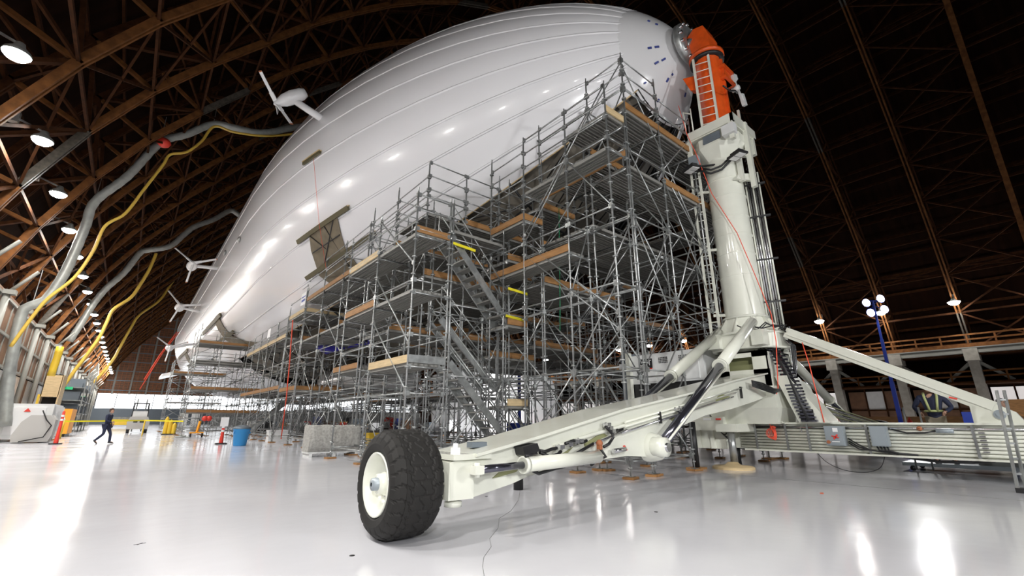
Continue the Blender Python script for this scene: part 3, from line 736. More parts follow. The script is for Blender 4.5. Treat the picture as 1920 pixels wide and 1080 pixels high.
# --- K: forest of legs and decks below the hull
K_ = Scaf('crowded mass of scaffold legs and decks right under the open belly', (14, 18, 0))
xk, yk = [11.8, 13.7, 15.6, 17.5, 19.4], [12.9, 15.2, 17.5, 19.8, 22.1]
K_.grid(xk, yk, lambda x, y: hullbot(x, y)-.3 if hullbot(x, y) < 50 else 8.5, dz=2.0, braces=.5)
for x0, x1 in zip([9.6]+xk, xk):
    for y0, y1 in zip(yk, yk[1:]):
        zt = min(hullbot(a, b) for a in (x0, x1) for b in (y0, y1))-1.1
        K_.deck(x0, x1, y0, y1, min(zt, 7.5), 'x', 'n')
        if zt > 5.2: K_.deck(x0, x1, y0, y1, 3.4+.6*((int(x0*3)+int(y0)) % 2), 'x', 'n' if (int(x0)+int(y0)) % 2 else '')
K_.done()
L_ = Scaf('scaffold legs under the middle of the hull, beyond the stair tower', (14, 30, 0))
xk, yk = [10.2, 12.1, 15.2, 17.2, 19.4], [24.4, 27.0, 29.5, 32, 34.5, 37, 39.5]
L_.grid(xk, yk, lambda x, y: min(hullbot(x, y)-.3, 6.5), dz=1.6, braces=.45)
for x0, x1 in zip(xk, xk[1:]):
    for y0, y1 in zip(yk, yk[1:]):
        if not (12 < x0 < 15): L_.deck(x0, x1, y0, y1, 2.6, 'x', 'n' if int(y0) % 2 else '')
L_.done()
M_ = Scaf('further scaffold legs under the hull towards the tail', (12, 50, 0))
M_.grid([10, 12.5, 15, 17.5], [42+3*k for k in range(9)], lambda x, y: min(hullbot(x, y)-.3, 6.5), dz=1.6, braces=.4)
M_.deck(10, 12.5, 42, 45, 2.6, 'x', 'n'); M_.done()
N_ = Scaf('scaffold standing on the right hand side under the hull, seen against the dark roof', (20, 12, 0))
N_.grid([16.9, 18.9, 20.9], [9.9, 12.2, 14.5, 16.8], lambda x, y: 6.8, dz=1.7, braces=.6)
for x0, x1 in ((16.9, 18.9), (18.9, 20.9)): N_.deck(x0, x1, 12.2, 14.5, 5.6, 'x', 'n')
N_.done()
# ================================================================ MOBILE MOORING MAST
MX, MY = 13.6, 5.6
mast = thing('mobile_mast', 'cream white mobile mooring mast with orange head, wheeled arm and outrigger struts', 'mooring mast', (MX, MY, 0))
def part(mb, name, m, **k): return mb.build(name, m, mast, **k)
# main tube with weld bands
tb = MB().lathe((MX, MY, 0), (0, 0, 1), [(3.5, .54), (4.05, .54), (9.9, .52)], 40); tube_ = part(tb, 'mast_tube', 'mast')
for z in (5.3, 6.0, 6.6, 7.2, 7.9, 8.5): MB().lathe((MX, MY, 0), (0, 0, 1), [(z, .52), (z+.01, .543), (z+.03, .543), (z+.04, .52)], 40).build('weld_band', 'mast', tube_)
part(MB().lathe((MX, MY, 0), (0, 0, 1), [(4.02, .5), (4.02, .62), (4.08, .62), (4.08, .5)], 32), 'flange', 'mast')
part(MB().lathe((MX, MY, 0), (0, 0, 1), [(3.3, .74), (4.02, .58)], 12), 'flared_base', 'mast')
for k in range(10):
    a = 2*pi*k/10; d = V((cos(a), sin(a), 0)); c = V((MX, MY, 0))
    part(MB().prism([c+d*.56+V((0, 0, 4.02)), c+d*.62+V((0, 0, 4.02)), c+d*.92+V((0, 0, 3.55)), c+d*.6+V((0, 0, 3.4))], V((-d.y, d.x, 0))*.03), 'gusset', 'mast')
# octagonal collar carrying the struts
def octa(r, z0, z1, r2=None): r2 = r2 or r; return MB().loft([[V((MX+rr*cos(2*pi*(i+.5)/8), MY+rr*sin(2*pi*(i+.5)/8), z)) for i in range(8)] for z, rr in ((z0, r), (z1, r2))], True, False)
col_ = part(octa(.98, 3.12, 3.5), 'collar', 'mast')
MB().lathe((MX, MY, 0), (0, 0, 1), [(3.5, .9), (3.5, 1.06), (3.55, 1.06), (3.55, .9)], 8).lathe((MX, MY, 0), (0, 0, 1), [(3.08, .9), (3.08, 1.06), (3.13, 1.06), (3.13, .9)], 8).build('collar_flange', 'mast', col_)
part(MB().lathe((MX, MY, 0), (0, 0, 1), [(2.2, .46), (3.15, .5)], 24), 'mast_neck', 'mast')
# cab box with window opening
x0, x1, y0, y1, z0, z1 = 12.78, 14.3, 4.85, 6.15, 2.05, 3.0
cab = part(MB().bb((x0, y0, z0), (x1, y0+.04, z1)).bb((x0, y1-.04, z0), (x1, y1, z1)).bb((x1-.04, y0, z0), (x1, y1, z1)).bb((x0, y0, z1-.04), (x1, y1, z1))
           .bb((x0, y0, z0), (x0+.04, y1, z0+.45)).bb((x0, y0, z1-.16), (x0+.04, y1, z1)).bb((x0, y0, z0), (x0+.04, y0+.4, z1)).bb((x0, y1-.25, z0), (x0+.04, y1, z1)), 'cab_box', 'mast')
MB().bb((x0+.3, y0+.05, z0+.1), (x0+.4, y1-.05, z1-.1)).build('dark_interior', 'olive', cab)
# hub body under the cab where the arms meet
part(MB().loft([[V((MX+dx, MY+dy, z)) for dx, dy in ((-.9*f, -.8*f), (.9*f, -.8*f), (.9*f, .9*f), (-.9*f, .9*f))] for z, f in ((1.1, .95), (1.5, 1.1), (2.05, 1.0))], True, False), 'hub_body', 'mast')
part(MB().prism([(12.95, y, z) for y, z in ((6.3, 1.13), (5.95, 1.5), (5.75, 1.68), (5.5, 1.72), (5.3, 1.62), (5.05, 1.3), (4.75, 1.13))], (.06, 0, 0)).lathe((12.93, 5.55, 1.48), (1, 0, 0), [(0, .02), (0, .09), (.05, .09)], 16), 'pivot_bracket', 'mast')
part(MB().tube((12.9, 5.7, 1.24), (13.0, 5.7, 1.24), .035, 10).tube((12.9, 5.35, 1.24), (13.0, 5.35, 1.24), .035, 10), 'bracket_bolt', 'grey_box')
part(MB().prism([(12.9, 4.4, 1.13), (12.9, 3.75, 1.13), (12.9, 4.5, 2.3), (12.9, 4.8, 2.3)], (.8, 0, 0)), 'hub_brace', 'mast')
part(MB().bb((12.88, 4.05, 1.2), (12.9, 4.35, 1.45)), 'opening', 'black')  # black plate for a cutout, its inner shade put in as colour
# drag chain and cables to the right of the cab
dc = [V((13.0, 4.75, 3.0)), V((13.0, 4.55, 2.5)), V((12.95, 4.4, 2.0)), V((12.9, 4.3, 1.6)), V((12.85, 4.15, 1.18))]
ch = part(MB().path(dc, .09, 4), 'drag_chain', 'black')
for i in range(22):
    t_ = i/21*3.999; p = dc[int(t_)].lerp(dc[int(t_)+1], t_ % 1); MB().box(p, (.12, .34, .045)).build('chain_link', 'rod', ch)
rnd = random.Random(3)
for k in range(16):
    a = -pi*.95+rnd.random()*1.6; z = 3.25 if k < 8 else 2.95+rnd.random()*.15
    if k < 8:
        pts = [V((MX+1.08*cos(a+i*.22), MY+1.08*sin(a+i*.22), 3.6+rnd.uniform(-.12, .14))) for i in range(5)]
    else: pts = [V((MX+.66*cos(a+i*.25), MY+.75*sin(a+i*.25), z+rnd.uniform(-.12, .12))) for i in range(6)]
    part(MB().path(pts, .018, 6), 'hose', 'black')
for k in range(7):
    p = [V((14.1-.06*k, 4.9, 3.6)), V((14.15-.06*k, 4.6, 3.2)), V((14.05-.05*k, 4.62, 2.6)), V((13.9-.05*k, 4.7, 2.1))]
    part(MB().path(p, .022, 6), 'hose', 'black' if k % 2 else 'chrome')
for k in range(5):
    a = 1.05+.04*k
    p = [V((12.9+.1*k, 4.72, 1.95)), V((12.4, 4.68, 1.83+.03*k)), V((11.9, 4.72, 1.9+.04*k)), V((11.4, 4.76, 1.98+.03*k))]
    part(MB().path(p, .018, 6), 'hose', 'black')
# conduits up the right side
for k in range(7):
    t_ = .57+.062*k; x = MX+.38*t_; y = MY-.925*t_
    part(MB().tube((x, y, 3.7), (x, y, 8.7), .026, 8), 'conduit', 'chrome' if k % 3 else 'mast')
for z in (4.5, 5.8, 7.2, 8.3): part(MB().beam((13.8, 5.1, z), (14.02, 4.58, z), .09, .05), 'conduit_clamp', 'black')
for (a, b) in (((13.42, 5.0), (8.3, 10.6)), ((13.68, 4.77), (8.1, 10.4))): part(MB().beam((a[0], a[1], b[0]), (a[0], a[1], b[1]), .14, .14), 'channel', 'mast')
for z in (8.15, 9.0): part(MB().prism([(13.2, 5.08, z+.2), (13.72, 4.78, z+.2), (13.72, 4.8, z+.45), (13.4, 5.06, z+.45)], (0, .12, 0)), 'channel_bracket', 'mast')
for k in range(6): part(MB().path([V((13.75, 4.95, 8.2+.3*k)), V((13.85, 4.88, 8.5+.3*k)), V((13.78, 4.92, 8.8+.25*k))], .02, 6), 'hose', 'black')
# lower ladder on the left of the tube
def ladder(xa, ya, dx, dy, z0, z1, name, m='mast', step=.3, x_top=0.):
    o = part(MB().beam((xa, ya, z0), (xa, ya, z1), .045, .07).beam((xa+dx, ya+dy, z0), (xa+dx, ya+dy, z1), .045, .07), name, m)
    z = z0+.15
    while z < z1: MB().tube((xa, ya, z), (xa+dx, ya+dy, z), .016, 6).build('rung', m, o); z += step
    return o
ladder(13.0, 6.38, .07, -.23, 3.55, 9.0, 'ladder')
for z in (4.2, 6.3, 8.3): part(MB().beam((13.06, 6.28, z), (13.35, 5.95, z), .05, .08), 'ladder_standoff', 'mast')
# upper collar, skirt, floodlights
part(octa(.52, 9.2, 9.65, .84), 'skirt', 'mast'); part(octa(.84, 9.65, 9.95), 'skirt_band', 'mast')
part(MB().bb((12.8, 4.74, 10.1), (12.9, 6.35, 10.4)).bb((14.3, 4.74, 10.1), (14.4, 6.35, 10.4)).bb((12.8, 4.74, 10.1), (14.4, 4.84, 10.4)).bb((12.8, 6.25, 10.1), (14.4, 6.35, 10.4)).bb((12.85, 4.8, 10.06), (14.35, 6.3, 10.12)), 'service_frame', 'mast')
for x, y in ((12.85, 4.85), (14.3, 4.85), (12.85, 6.25)): part(MB().beam((x, y, 9.5), (x, y, 10.1), .14, .14), 'frame_post', 'mast')
part(MB().bb((12.78, 5.2, 9.72), (12.82, 5.75, 9.98)), 'grille_panel', 'steel_blue'); part(MB().bb((12.68, 4.72, 9.65), (12.9, 5.1, 9.98)), 'junction_box', 'white_metal')
for x, y in ((12.85, 6.3), (12.85, 6.05)): part(MB().tube((x, y, 10.4), (x-.02, y, 11.3), .025, 6), 'guard_post', 'mast')
part(MB().tube((12.85, 6.3, 11.3), (12.85, 6.05, 11.1), .025, 6), 'guard_rail', 'mast')
part(MB().bb((12.75, 6.0, 9.05), (12.95, 6.3, 9.5)), 'control_box', 'grey_box')
for (x, y, z, rz, lb) in ((12.6, 6.15, 8.95, 1.2, 'black floodlight on the left of the tube'), (12.95, 4.85, 8.95, 1.2, 'black floodlight on the front of the tube')):
    f = part(MB().box((x, y, z), (.5, .34, .07), rz).box((x, y, z+.08), (.34, .2, .1), rz).beam((x, y, z+.05), (MX-.35, MY-.15, z+.12), .05, .05), 'floodlight', 'black', label=lb)
    for s_ in (-1, 1): MB().box((x+s_*.11*cos(rz), y+s_*.11*sin(rz), z-.04), (.19, .26, .02), rz).build('led_panel', 'white', f)
part(MB().path([V((12.75, 6.0, 8.9)), V((12.9, 5.7, 8.7)), V((13.02, 5.4, 8.75)), V((13.05, 5.1, 8.95))], .035, 6).path([V((12.8, 6.0, 9.0)), V((12.95, 5.7, 8.85)), V((13.05, 5.4, 8.9)), V((13.1, 5.1, 9.1))], .03, 6), 'cable_bundle', 'black')
# orange head
hd = part(MB().lathe((MX, MY, 0), (0, 0, 1), [(10.1, .42), (13.35, .42)], 14), 'orange_column', 'orange')
part(MB().bb((13.62, 5.12, 10.3), (13.72, 5.22, 13.2)), 'column_rib', 'orange')
part(MB().bb((13.5, 5.0, 12.3), (14.2, 5.95, 12.4)).bb((13.5, 5.0, 12.75), (14.2, 5.95, 12.85)).bb((13.6, 5.08, 12.3), (14.1, 5.9, 12.85)), 'swivel_housing', 'orange')
part(MB().lathe((MX, MY, 0), (0, 0, 1), [(13.3, .4), (13.3, .56), (13.38, .56), (13.38, .45), (13.46, .45)], 28), 'turntable_gap', 'black')
part(MB().lathe((MX, MY, 0), (0, 0, 1), [(13.45, .4), (13.45, .58), (13.56, .58), (13.56, .3)], 28), 'turntable', 'orange')
part(MB().prism([(13.22, 5.3, 13.55), (13.22, 6.0, 13.55), (13.22, 6.0, 14.5), (13.22, 5.75, 14.7), (13.22, 5.4, 14.6), (13.22, 5.25, 14.1)], (.62, 0, 0)), 'head_housing', 'orange')
part(MB().tube((13.45, 5.95, 14.2), (13.42, 6.1, 14.3), .3, 18), 'docking_cup', 'galv'); part(MB().tube((13.3, 5.9, 13.75), (13.4, 6.15, 14.0), .08, 8), 'latch_arm', 'galv')
part(MB().prism([(13.1, 6.3, 12.85), (13.25, 5.9, 12.8), (13.25, 5.9, 12.2), (13.15, 6.1, 12.25)], (.25, .0, 0)), 'side_bracket', 'orange')
part(MB().prism([(14.1, 5.0, 12.3), (14.5, 5.0, 12.75), (14.45, 5.0, 12.9), (14.15, 5.0, 12.8)], (0, .3, 0)).tube((14.35, 4.95, 12.3), (14.35, 5.2, 12.3), .09, 10).beam((14.4, 5.1, 12.7), (14.85, 5.1, 12.1), .07, .07).beam((14.85, 5.1, 12.35), (15.0, 5.1, 11.95), .12, .2), 'pulley_arm', 'white_metal')
part(MB().path([V((13.1, 5.0, 11.7)), V((13.4, 4.92, 11.6)), V((13.9, 4.95, 11.9)), V((14.2, 5.0, 12.0))], .03, 6), 'cable_bundle', 'black')
ladder(12.93, 5.77, .19, -.44, 10.4, 13.2, 'upper_ladder')
part(MB().beam((14.3, 5.1, 9.9), (14.3, 5.1, 11.4), .07, .07), 'rail', 'mast')
# struts
def onArm(px, py, off=0.):
    n = V((.5, -10, 0)); n.normalize(); p0 = V((3, 4.5, 0))+n*off; d = ray(px, py); return CAM+d*((p0-CAM).dot(n)/d.dot(n))
ARMN = V((.5, -10, 0)).normalized()                            # points to the camera side
T1 = onY(1410, 604, 4.98); B1 = onArm(1238, 838, .2); Mid1 = onArm(1333, 706, .2)
Mid1 = T1.lerp(B1, .46)
def hyd(T, Mi, B, nm, rb=.135, rr=.09):
    o = part(MB().tube(T, Mi, rb, 20).tube(Mi, Mi+(B-Mi).normalized()*.07, rb+.025, 20), nm, 'mast')
    MB().tube(Mi, B, rr, 16).build('piston_rod', 'rod', o)
    MB().tube(Mi+V((.0, -.12, -.05)), B+V((.02, -.1, .05)), .02, 6).build('guide_rod', 'mast', o); return o
h1 = hyd(T1, Mid1, B1, 'outrigger_strut')
MB().lathe(B1+ARMN*.12, -ARMN, [(0, .05), (0, .15), (.22, .17), (.3, .1)], 20).build('rod_eye', 'mast', h1)
MB().tube(B1+ARMN*.16, B1-ARMN*.3, .07, 12).build('pin', 'chrome', h1)
T2 = onY(1350, 622, 6.15); B2 = V((B1.x+.2, 6.0, B1.z)); T2b = T2
hyd(T2, T2.lerp(B2, .5), B2, 'outrigger_strut')
part(MB().bb((12.55, 4.8, 3.12), (12.95, 5.1, 3.52)), 'strut_clevis', 'mast'); part(MB().bb((12.5, 5.95, 3.12), (12.9, 6.3, 3.52)), 'strut_clevis', 'mast')
# right hand side strut, arm and wheel
T3 = onY(1482, 645, 5.0); B3 = V((20.0, 5.0, .9)); m3 = onY(1548, 735, 5.05)
T3 = V((14.3, 5.2, 3.4)); hyd(T3, T3.lerp(B3, .62), B3, 'outrigger_strut')
part(MB().prism([(14.3, 5.2, 1.3), (14.3, 5.2, 2.0), (18.5, 5.1, 1.5), (22.5, 4.7, 1.0), (22.5, 4.7, .6), (20, 4.95, .6), (18, 5.1, 1.0)], (0, .7, 0)), 'right_arm', 'mast')
for k in range(6): part(MB().tube((14.5, 5.12, 1.95-.09*k), (22, 4.66, 1.05-.05*k), .02, 6), 'pipe', 'chrome' if k % 2 else 'olive')
# round white winch motor and cover behind
part(MB().sphere((15.3, 5.0, 2.0), .26, 14, 8, (.8, 1, 1.2)).tube((15.3, 5, 1.75), (15.7, 4.9, 1.45), .14, 12), 'winch_motor', 'mast')
part(MB().path([V((15.2, 4.6, 1.1)), V((15.5, 4.5, 1.3)), V((15.9, 4.45, 1.2)), V((16.2, 4.4, 1.0)), V((15.8, 4.45, .95))], .05, 8), 'orange_hose', 'orange')
# long front strut down to the beam end
Fs = V((13.55, 4.55, 3.5)); Fe = V((13.5, 1.0, 1.42))
part(MB().beam(Fs, Fe, .24, .27, V((0, 0, 1))).beam(Fs.lerp(Fe, .02)+V((-.14, 0, .03)), Fe+V((-.14, 0, .03)), .02, .16), 'front_strut', 'mast')
part(MB().prism([(13.38, 1.35, 1.13), (13.38, 1.35, 1.62), (13.38, .95, 1.5), (13.38, .72, 1.34), (13.38, .62, 1.13)], (.24, 0, 0)), 'strut_foot', 'mast')
part(MB().tube((13.34, .95, 1.3), (13.4, .95, 1.3), .09, 16).tube((13.32, .95, 1.3), (13.34, .95, 1.3), .05, 16), 'pin', 'grey_box')
part(MB().beam((13.37, 1.62, 1.66), (13.37, 1.5, 1.62), .012, .03), 'reflector', 'red')
# left arm (near face traced as measured, 0.7 m wide)
OUT = [(843, 868), (885, 853), (1000, 820), (1081, 794), (1163, 768), (1280, 740), (1375, 713), (1445, 698), (1447, 740), (1414, 753), (1371, 767), (1322, 779), (1262, 806), (1244, 840), (1228, 857), (1175, 855), (1100, 866), (1050, 877), (990, 893), (960, 907), (885, 933), (845, 937)]
arm = part(MB().prism([onArm(*p) for p in OUT], -ARMN*.7), 'wheel_arm', 'mast')
# top flange and lower ledge
tp = [onArm(*p) for p in OUT[1:8]]
for a, b in zip(tp, tp[1:]):
    MB().beam(a-ARMN*.33+V((0, 0, .0)), b-ARMN*.33, .84, .035, V((0, 0, 1))).build('top_flange', 'mast', arm)
lw = [onArm(*p, .03) for p in ((1040, 838), (1110, 815), (1180, 795), (1260, 772), (1340, 752))]
MB().path(lw, .03, 6).build('weld_ledge', 'mast', arm)
def plate(pts, nm, m, off=.015, th=.02, **k): return MB().prism([onArm(x, y, off) for x, y in pts], -ARMN*th).build(nm, m, arm, **k)
plate([(924, 897), (936, 886), (972, 880), (968, 885), (940, 893)], 'opening', 'olive'); plate([(1153, 803), (1168, 797), (1170, 808), (1158, 812)], 'opening', 'black')  # flat plates for cutouts, here and below: recess shade put into their colour
plate([(1096, 832), (1118, 818), (1132, 812), (1140, 817), (1120, 826), (1098, 838)], 'opening', 'olive'); plate([(1056, 850), (1075, 838), (1066, 848), (1058, 856)], 'opening', 'olive')
plate([(1338, 753), (1352, 738), (1370, 744), (1350, 752)], 'opening', 'olive'); plate([(1258, 786), (1290, 770), (1262, 790)], 'opening', 'olive')
plate([(1169, 836), (1172, 835), (1177, 844), (1174, 845)], 'reflector', 'red')
MB().prism([onArm(x, y, .16) for x, y in ((980, 838), (1008, 831), (1013, 846), (984, 854))], -ARMN*.16).build('valve_box', 'black', arm)
MB().box(onArm(917, 842)+V((0, .25, .04)), (.22, .12, .06)).build('beacon_base', 'steel_blue', arm)
# steering cylinder on the near face
c0, c1, c2 = onArm(895, 881, .22), onArm(980, 872, .22), onArm(1122, 856, .22)
sc_ = MB().tube(c1, c2, .085, 18).tube(c1, c1+(c2-c1).normalized()*.06, .1, 18).build('steering_cylinder', 'mast', arm)
MB().tube(c0, c1, .042, 14).build('piston_rod', 'rod', sc_); MB().box(c0, (.12, .10, .09)).tube(c0+V((0, 0, -.075)), c0+V((0, 0, .075)), .035, 10).build('clevis', 'mast', sc_)
MB().tube(c1+V((0, -.05, .1)), c1.lerp(c2, .15)+V((0, -.02, .12)), .018, 6).build('hose', 'black', sc_)
MB().bb(*(lambda a, b: ((min(a.x, b.x), 4.36, min(a.z, b.z)), (max(a.x, b.x), 4.52, max(a.z, b.z))))(onArm(878, 887), onArm(912, 872))).build('clevis_lug', 'mast', arm)
# boss and pin at the strut foot
bc = onArm(1222, 838)
MB().lathe(bc+ARMN*.2, -ARMN, [(0, .02), (0, .16), (.04, .2), (.2, .24), (.3, .24)], 24).build('boss', 'mast', arm)
# pipes along the arm
for k, (p0, p1) in enumerate((((1172, 792), (1392, 727)), ((1172, 800), (1380, 736)), ((1165, 812), (1375, 744)), ((1100, 838), (1175, 806)))):
    MB().tube(onArm(*p0, .07), onArm(*p1, .07), .018, 8).build('pipe', 'mast' if k < 2 else 'chrome', arm)
for px, py in ((1236, 782), (1388, 735)): MB().beam(onArm(px, py-10, .08), onArm(px+3, py+12, .08), .03, .05, ARMN).build('pipe_clamp', 'black', arm)
for pts in ([(1012, 845), (1022, 847), (1034, 842), (1044, 840)], [(1012, 848), (1030, 856), (1046, 852), (1052, 846)], [(1146, 806), (1150, 820), (1142, 832), (1132, 838)], [(1126, 842), (1136, 856), (1118, 864), (1108, 872)],
            [(1075, 854), (1095, 842), (1112, 832)], [(985, 876), (1010, 888), (1035, 880), (1060, 874)], [(1060, 832), (1075, 826), (1090, 830), (1100, 826)], [(1135, 800), (1142, 806), (1146, 812), (1158, 806)]):
    MB().path([onArm(x, y, .12) for x, y in pts], .022, 6).build('hose', 'black', arm)
for px, py in ((1050, 838), (1066, 833), (1078, 828), (1086, 826), (1138, 796), (1142, 802), (1147, 808), (1268, 768), (1276, 766)): MB().box(onArm(px, py, .1), (.08, .1, .05)).tube(onArm(px-3, py-3, .1), onArm(px+4, py+4, .1), .02, 6).build('valve', 'chrome', arm)
MB().sphere(onArm(1124, 831, .12), .05, 8, 6).box(onArm(1124, 836, .12), (.06, .06, .1)).build('rusty_valve', 'rust', arm)
MB().path([onArm(x, y, .05) for x, y in ((1095, 870), (1030, 873), (1000, 884))], .018, 6).build('hose', 'black', arm)
MB().tube(onArm(1150, 846, .1), onArm(1172, 842, .1), .035, 10).build('fitting', 'chrome', arm)
# end of the arm by the wheel
MB().bb((2.85, 4.45, .77), (3.37, 5.15, .83)).build('top_plate', 'mast', arm)
MB().box((2.98, 4.62, .86), (.08, .08, .07)).tube((2.98, 4.62, .83), (2.98, 4.62, .94), .03, 10).build('grease_cap', 'white', arm)
MB().prism([(2.83, 4.5, .36), (2.83, 4.5, .74), (3.14, 4.47, .74), (3.14, 4.47, .36)], (0, .6, 0)).build('fork_head', 'mast', arm)
MB().lathe((2.97, 4.62, .28), (0, 0, 1), [(0, .02), (0, .1), (.05, .1), (.06, .06), (.1, .06)], 16).build('kingpin', 'mast', arm)
# wheel
WC = V((2.42, 4.85, .55)); WR = .55; WW = .28; KR = .55/.596; KX = 1.0
def tyre():
    m = MB(); prof = [(-WW+.03, .335), (-WW-.005, .37), (-WW-.02, .44), (-WW, .51), (-WW+.045, .558), (-WW+.10, .580), (-.18, .592), (-.13, .594), (-.09, .595), (-.045, .5955), (0, .596), (.045, .5955), (.09, .595), (.13, .594), (.18, .592), (WW-.10, .58), (WW-.045, .558), (WW, .51), (WW+.02, .44), (WW+.005, .37), (WW-.03, .335)]
    n = 216; rings = []
    pr = []
    for i in range(len(prof)-1):
        k = 3 if 3 <= i <= 16 else 1
        for j in range(k): f = j/k; pr.append((prof[i][0]*(1-f)+prof[i+1][0]*f, prof[i][1]*(1-f)+prof[i+1][1]*f))
    pr.append(prof[-1])
    for x, r in pr:
        q = []
        for i in range(n):
            a = 2*pi*i/n; g = 0.
            ax = abs(x)
            if r > .50 and ax < WW+.001:
                ph = (a*24/(2*pi)+.35*abs(((x/.11) % 2)-1)) % 1     # zigzag lateral grooves
                if ax > .1 and (ph < .14): g = .012
                if ax > .25 and (ph < .2): g = .02
                zz = .055*sin(a*24); 
                if abs(ax-.115-zz*.35) < .010: g = max(g, .010)
                if abs(x-zz*.5) < .008: g = max(g, .009)
                ph2 = (a*24/(2*pi)+.5) % 1
                if ax < .1 and ph2 < .1: g = max(g, .008)
            rr = r-g; q.append(WC+V((x*KX, rr*KR*cos(a), rr*KR*sin(a))))
        rings.append(q)
    return m.loft(rings, False, False)
ty = part(tyre(), 'tyre', 'rubber', label='big black flotation tyre with zigzag tread')
part(MB().lathe(WC, (1, 0, 0), [(-WW+.03, .315), (-WW+.0, .32), (-WW-.005, .305), (-WW+.03, .295), (-WW+.09, .265), (-WW+.22, .245), (-WW+.23, .18), (-WW+.17, .16), (-WW+.16, .02)], 40), 'rim', 'mast')
rim = MB().lathe(WC+V((-WW+.17, 0, 0)), (-1, 0, 0), [(0, .16), (.03, .13), (.1, .105), (.14, .10), (.15, .02)], 24).build('hub', 'mast', ty)
MB().lathe(WC+V((-WW+.06, 0, 0)), (-1, 0, 0), [(0, .07), (.09, .062), (.1, .02)], 16).build('hub_cap', 'grey_box', ty)
for k in range(10): a = 2*pi*k/10; p = WC+V((-WW+.17, .14*cos(a), .14*sin(a))); MB().tube(p, p+V((-.04, 0, 0)), .012, 6).build('wheel_nut', 'chrome', ty)
MB().lathe(WC, (1, 0, 0), [(WW-.03, .315), (WW, .32), (WW-.1, .26), (WW-.12, .02)], 32).build('inner_rim', 'mast', ty)
part(MB().tube(WC+V((.2, 0, 0)), WC+V((.5, 0, 0)), .12, 16), 'axle', 'mast')
# right wheel
part(MB().lathe((22.8, 5.0, .6), (1, 0, 0), [(-.3, .33), (-.32, .5), (-.2, .59), (.2, .59), (.32, .5), (.3, .33), (-.3, .33)], 48), 'tyre', 'rubber', label='second tyre, only its top showing beyond the beam')
# ---- the long front beam
BY0, BY1, BX0, BX1 = -3.0, 7.1, 13.1, 14.1
bm = part(MB().bb((BX0+.1, BY0, .46), (BX1-.1, BY1-.1, 1.1)), 'front_beam', 'mast')
MB().bb((BX0-.02, BY0, 1.1), (BX1, BY1-1.2, 1.14)).bb((BX0-.02, BY0, .42), (BX1, BY1-1.2, .46)).build('beam_flange', 'mast', bm)
for k in range(8):
    z = 1.02-.072*k
    if k == 0: MB().tube((BX0+.07, BY0, z), (BX0+.07, 6.0, z), .03, 10).build('pipe', 'chrome', bm)
    else: MB().tube((BX0+.05, BY0, z), (BX0+.05, 6.0, z), .033, 10).build('pipe', 'mast', bm)
for y in (5.55, 4.8, 4.3, 3.1, 1.35, .35, -.8): MB().bb((BX0-.01, y, .46), (BX0+.02, y+.045, 1.1)).build('pipe_clamp', 'galv', bm)
for y in (4.45, 5.1): MB().tube((BX0-.01, y, 1.06), (BX0-.01, y+.0, .9), .012, 6).build('clip', 'chrome', bm)
for y0_, y1_, z0_, z1_, lb in ((3.52, 3.9, .62, 1.06, 'grey switch box with a small red lever'), (2.72, 3.02, .64, 1.07, 'plain grey switch box')):
    bx = MB().bb((BX0-.2, y0_, z0_), (BX0, y1_, z1_)).build('switch_box', 'grey_box', bm, label=lb)
    MB().bb((BX0-.215, y0_+.02, z0_+.02), (BX0-.2, y1_-.02, z1_-.02)).build('box_door', 'grey_box', bx)
    if y0_ > 3.2:
        MB().beam((BX0-.23, y0_+.12, .87), (BX0-.23, y0_+.2, .77), .02, .03).beam((BX0-.23, y0_+.1, .8), (BX0-.23, y0_+.24, .84), .02, .02).build('lever', 'red', bx)
        MB().bb((BX0-.222, y0_+.1, .93), (BX0-.215, y0_+.2, 1.02)).bb((BX0-.222, y0_+.1, .7), (BX0-.215, y0_+.25, .72)).build('sticker', 'white', bx)
        MB().tube((BX0-.24, y1_-.06, .7), (BX0-.2, y1_-.06, .7), .04, 10).build('plug', 'rust', bx)
for k in range(4): MB().path([V((BX0-.1, 2.78+.06*k, .64)), V((BX0-.08, 2.76+.06*k, .55)), V((BX0-.05, 2.6, .5)), V((BX0, 2.3, .48))], .02, 6).build('cable', 'black', bm)
for k in range(3): MB().path([V((BX0-.06, 3.48, .78-.05*k)), V((BX0-.1, 3.3, .66-.05*k)), V((BX0-.08, 3.1, .55)), V((BX0-.04, 2.8, .5)), V((BX0+.2, 2.5, .4))], .016, 6).build('cable', 'black', bm)
MB().path([V((BX0-.03, 2.65, 1.0)), V((BX0-.05, 2.4, .93)), V((BX0-.05, 2.1, .94)), V((BX0-.03, 1.9, .98))], .018, 6).build('cable', 'black', bm)
MB().tube((BX0-.03, 1.92, .98), (BX0-.03, 1.65, .98), .045, 10).build('sensor', 'grey_box', bm)
MB().lathe((BX0, 2.18, 1.02), (-1, 0, 0), [(0, .05), (.04, .04), (.05, .01)], 14).build('amber_marker', 'rust', bm)
MB().path([V((BX0+.2, 2.6, .42)), V((BX0+.1, 2.0, .36)), V((BX0+.1, 1.5, .38)), V((BX0+.2, 1.2, .42))], .03, 6).build('cable', 'black', bm)
for y in (1.35, .35, -.8):
    for k in range(6): MB().bb((BX0-.03, y-.14, .94-.072*k), (BX0+.01, y-.05, .965-.072*k)).build('clip', 'chrome', bm)
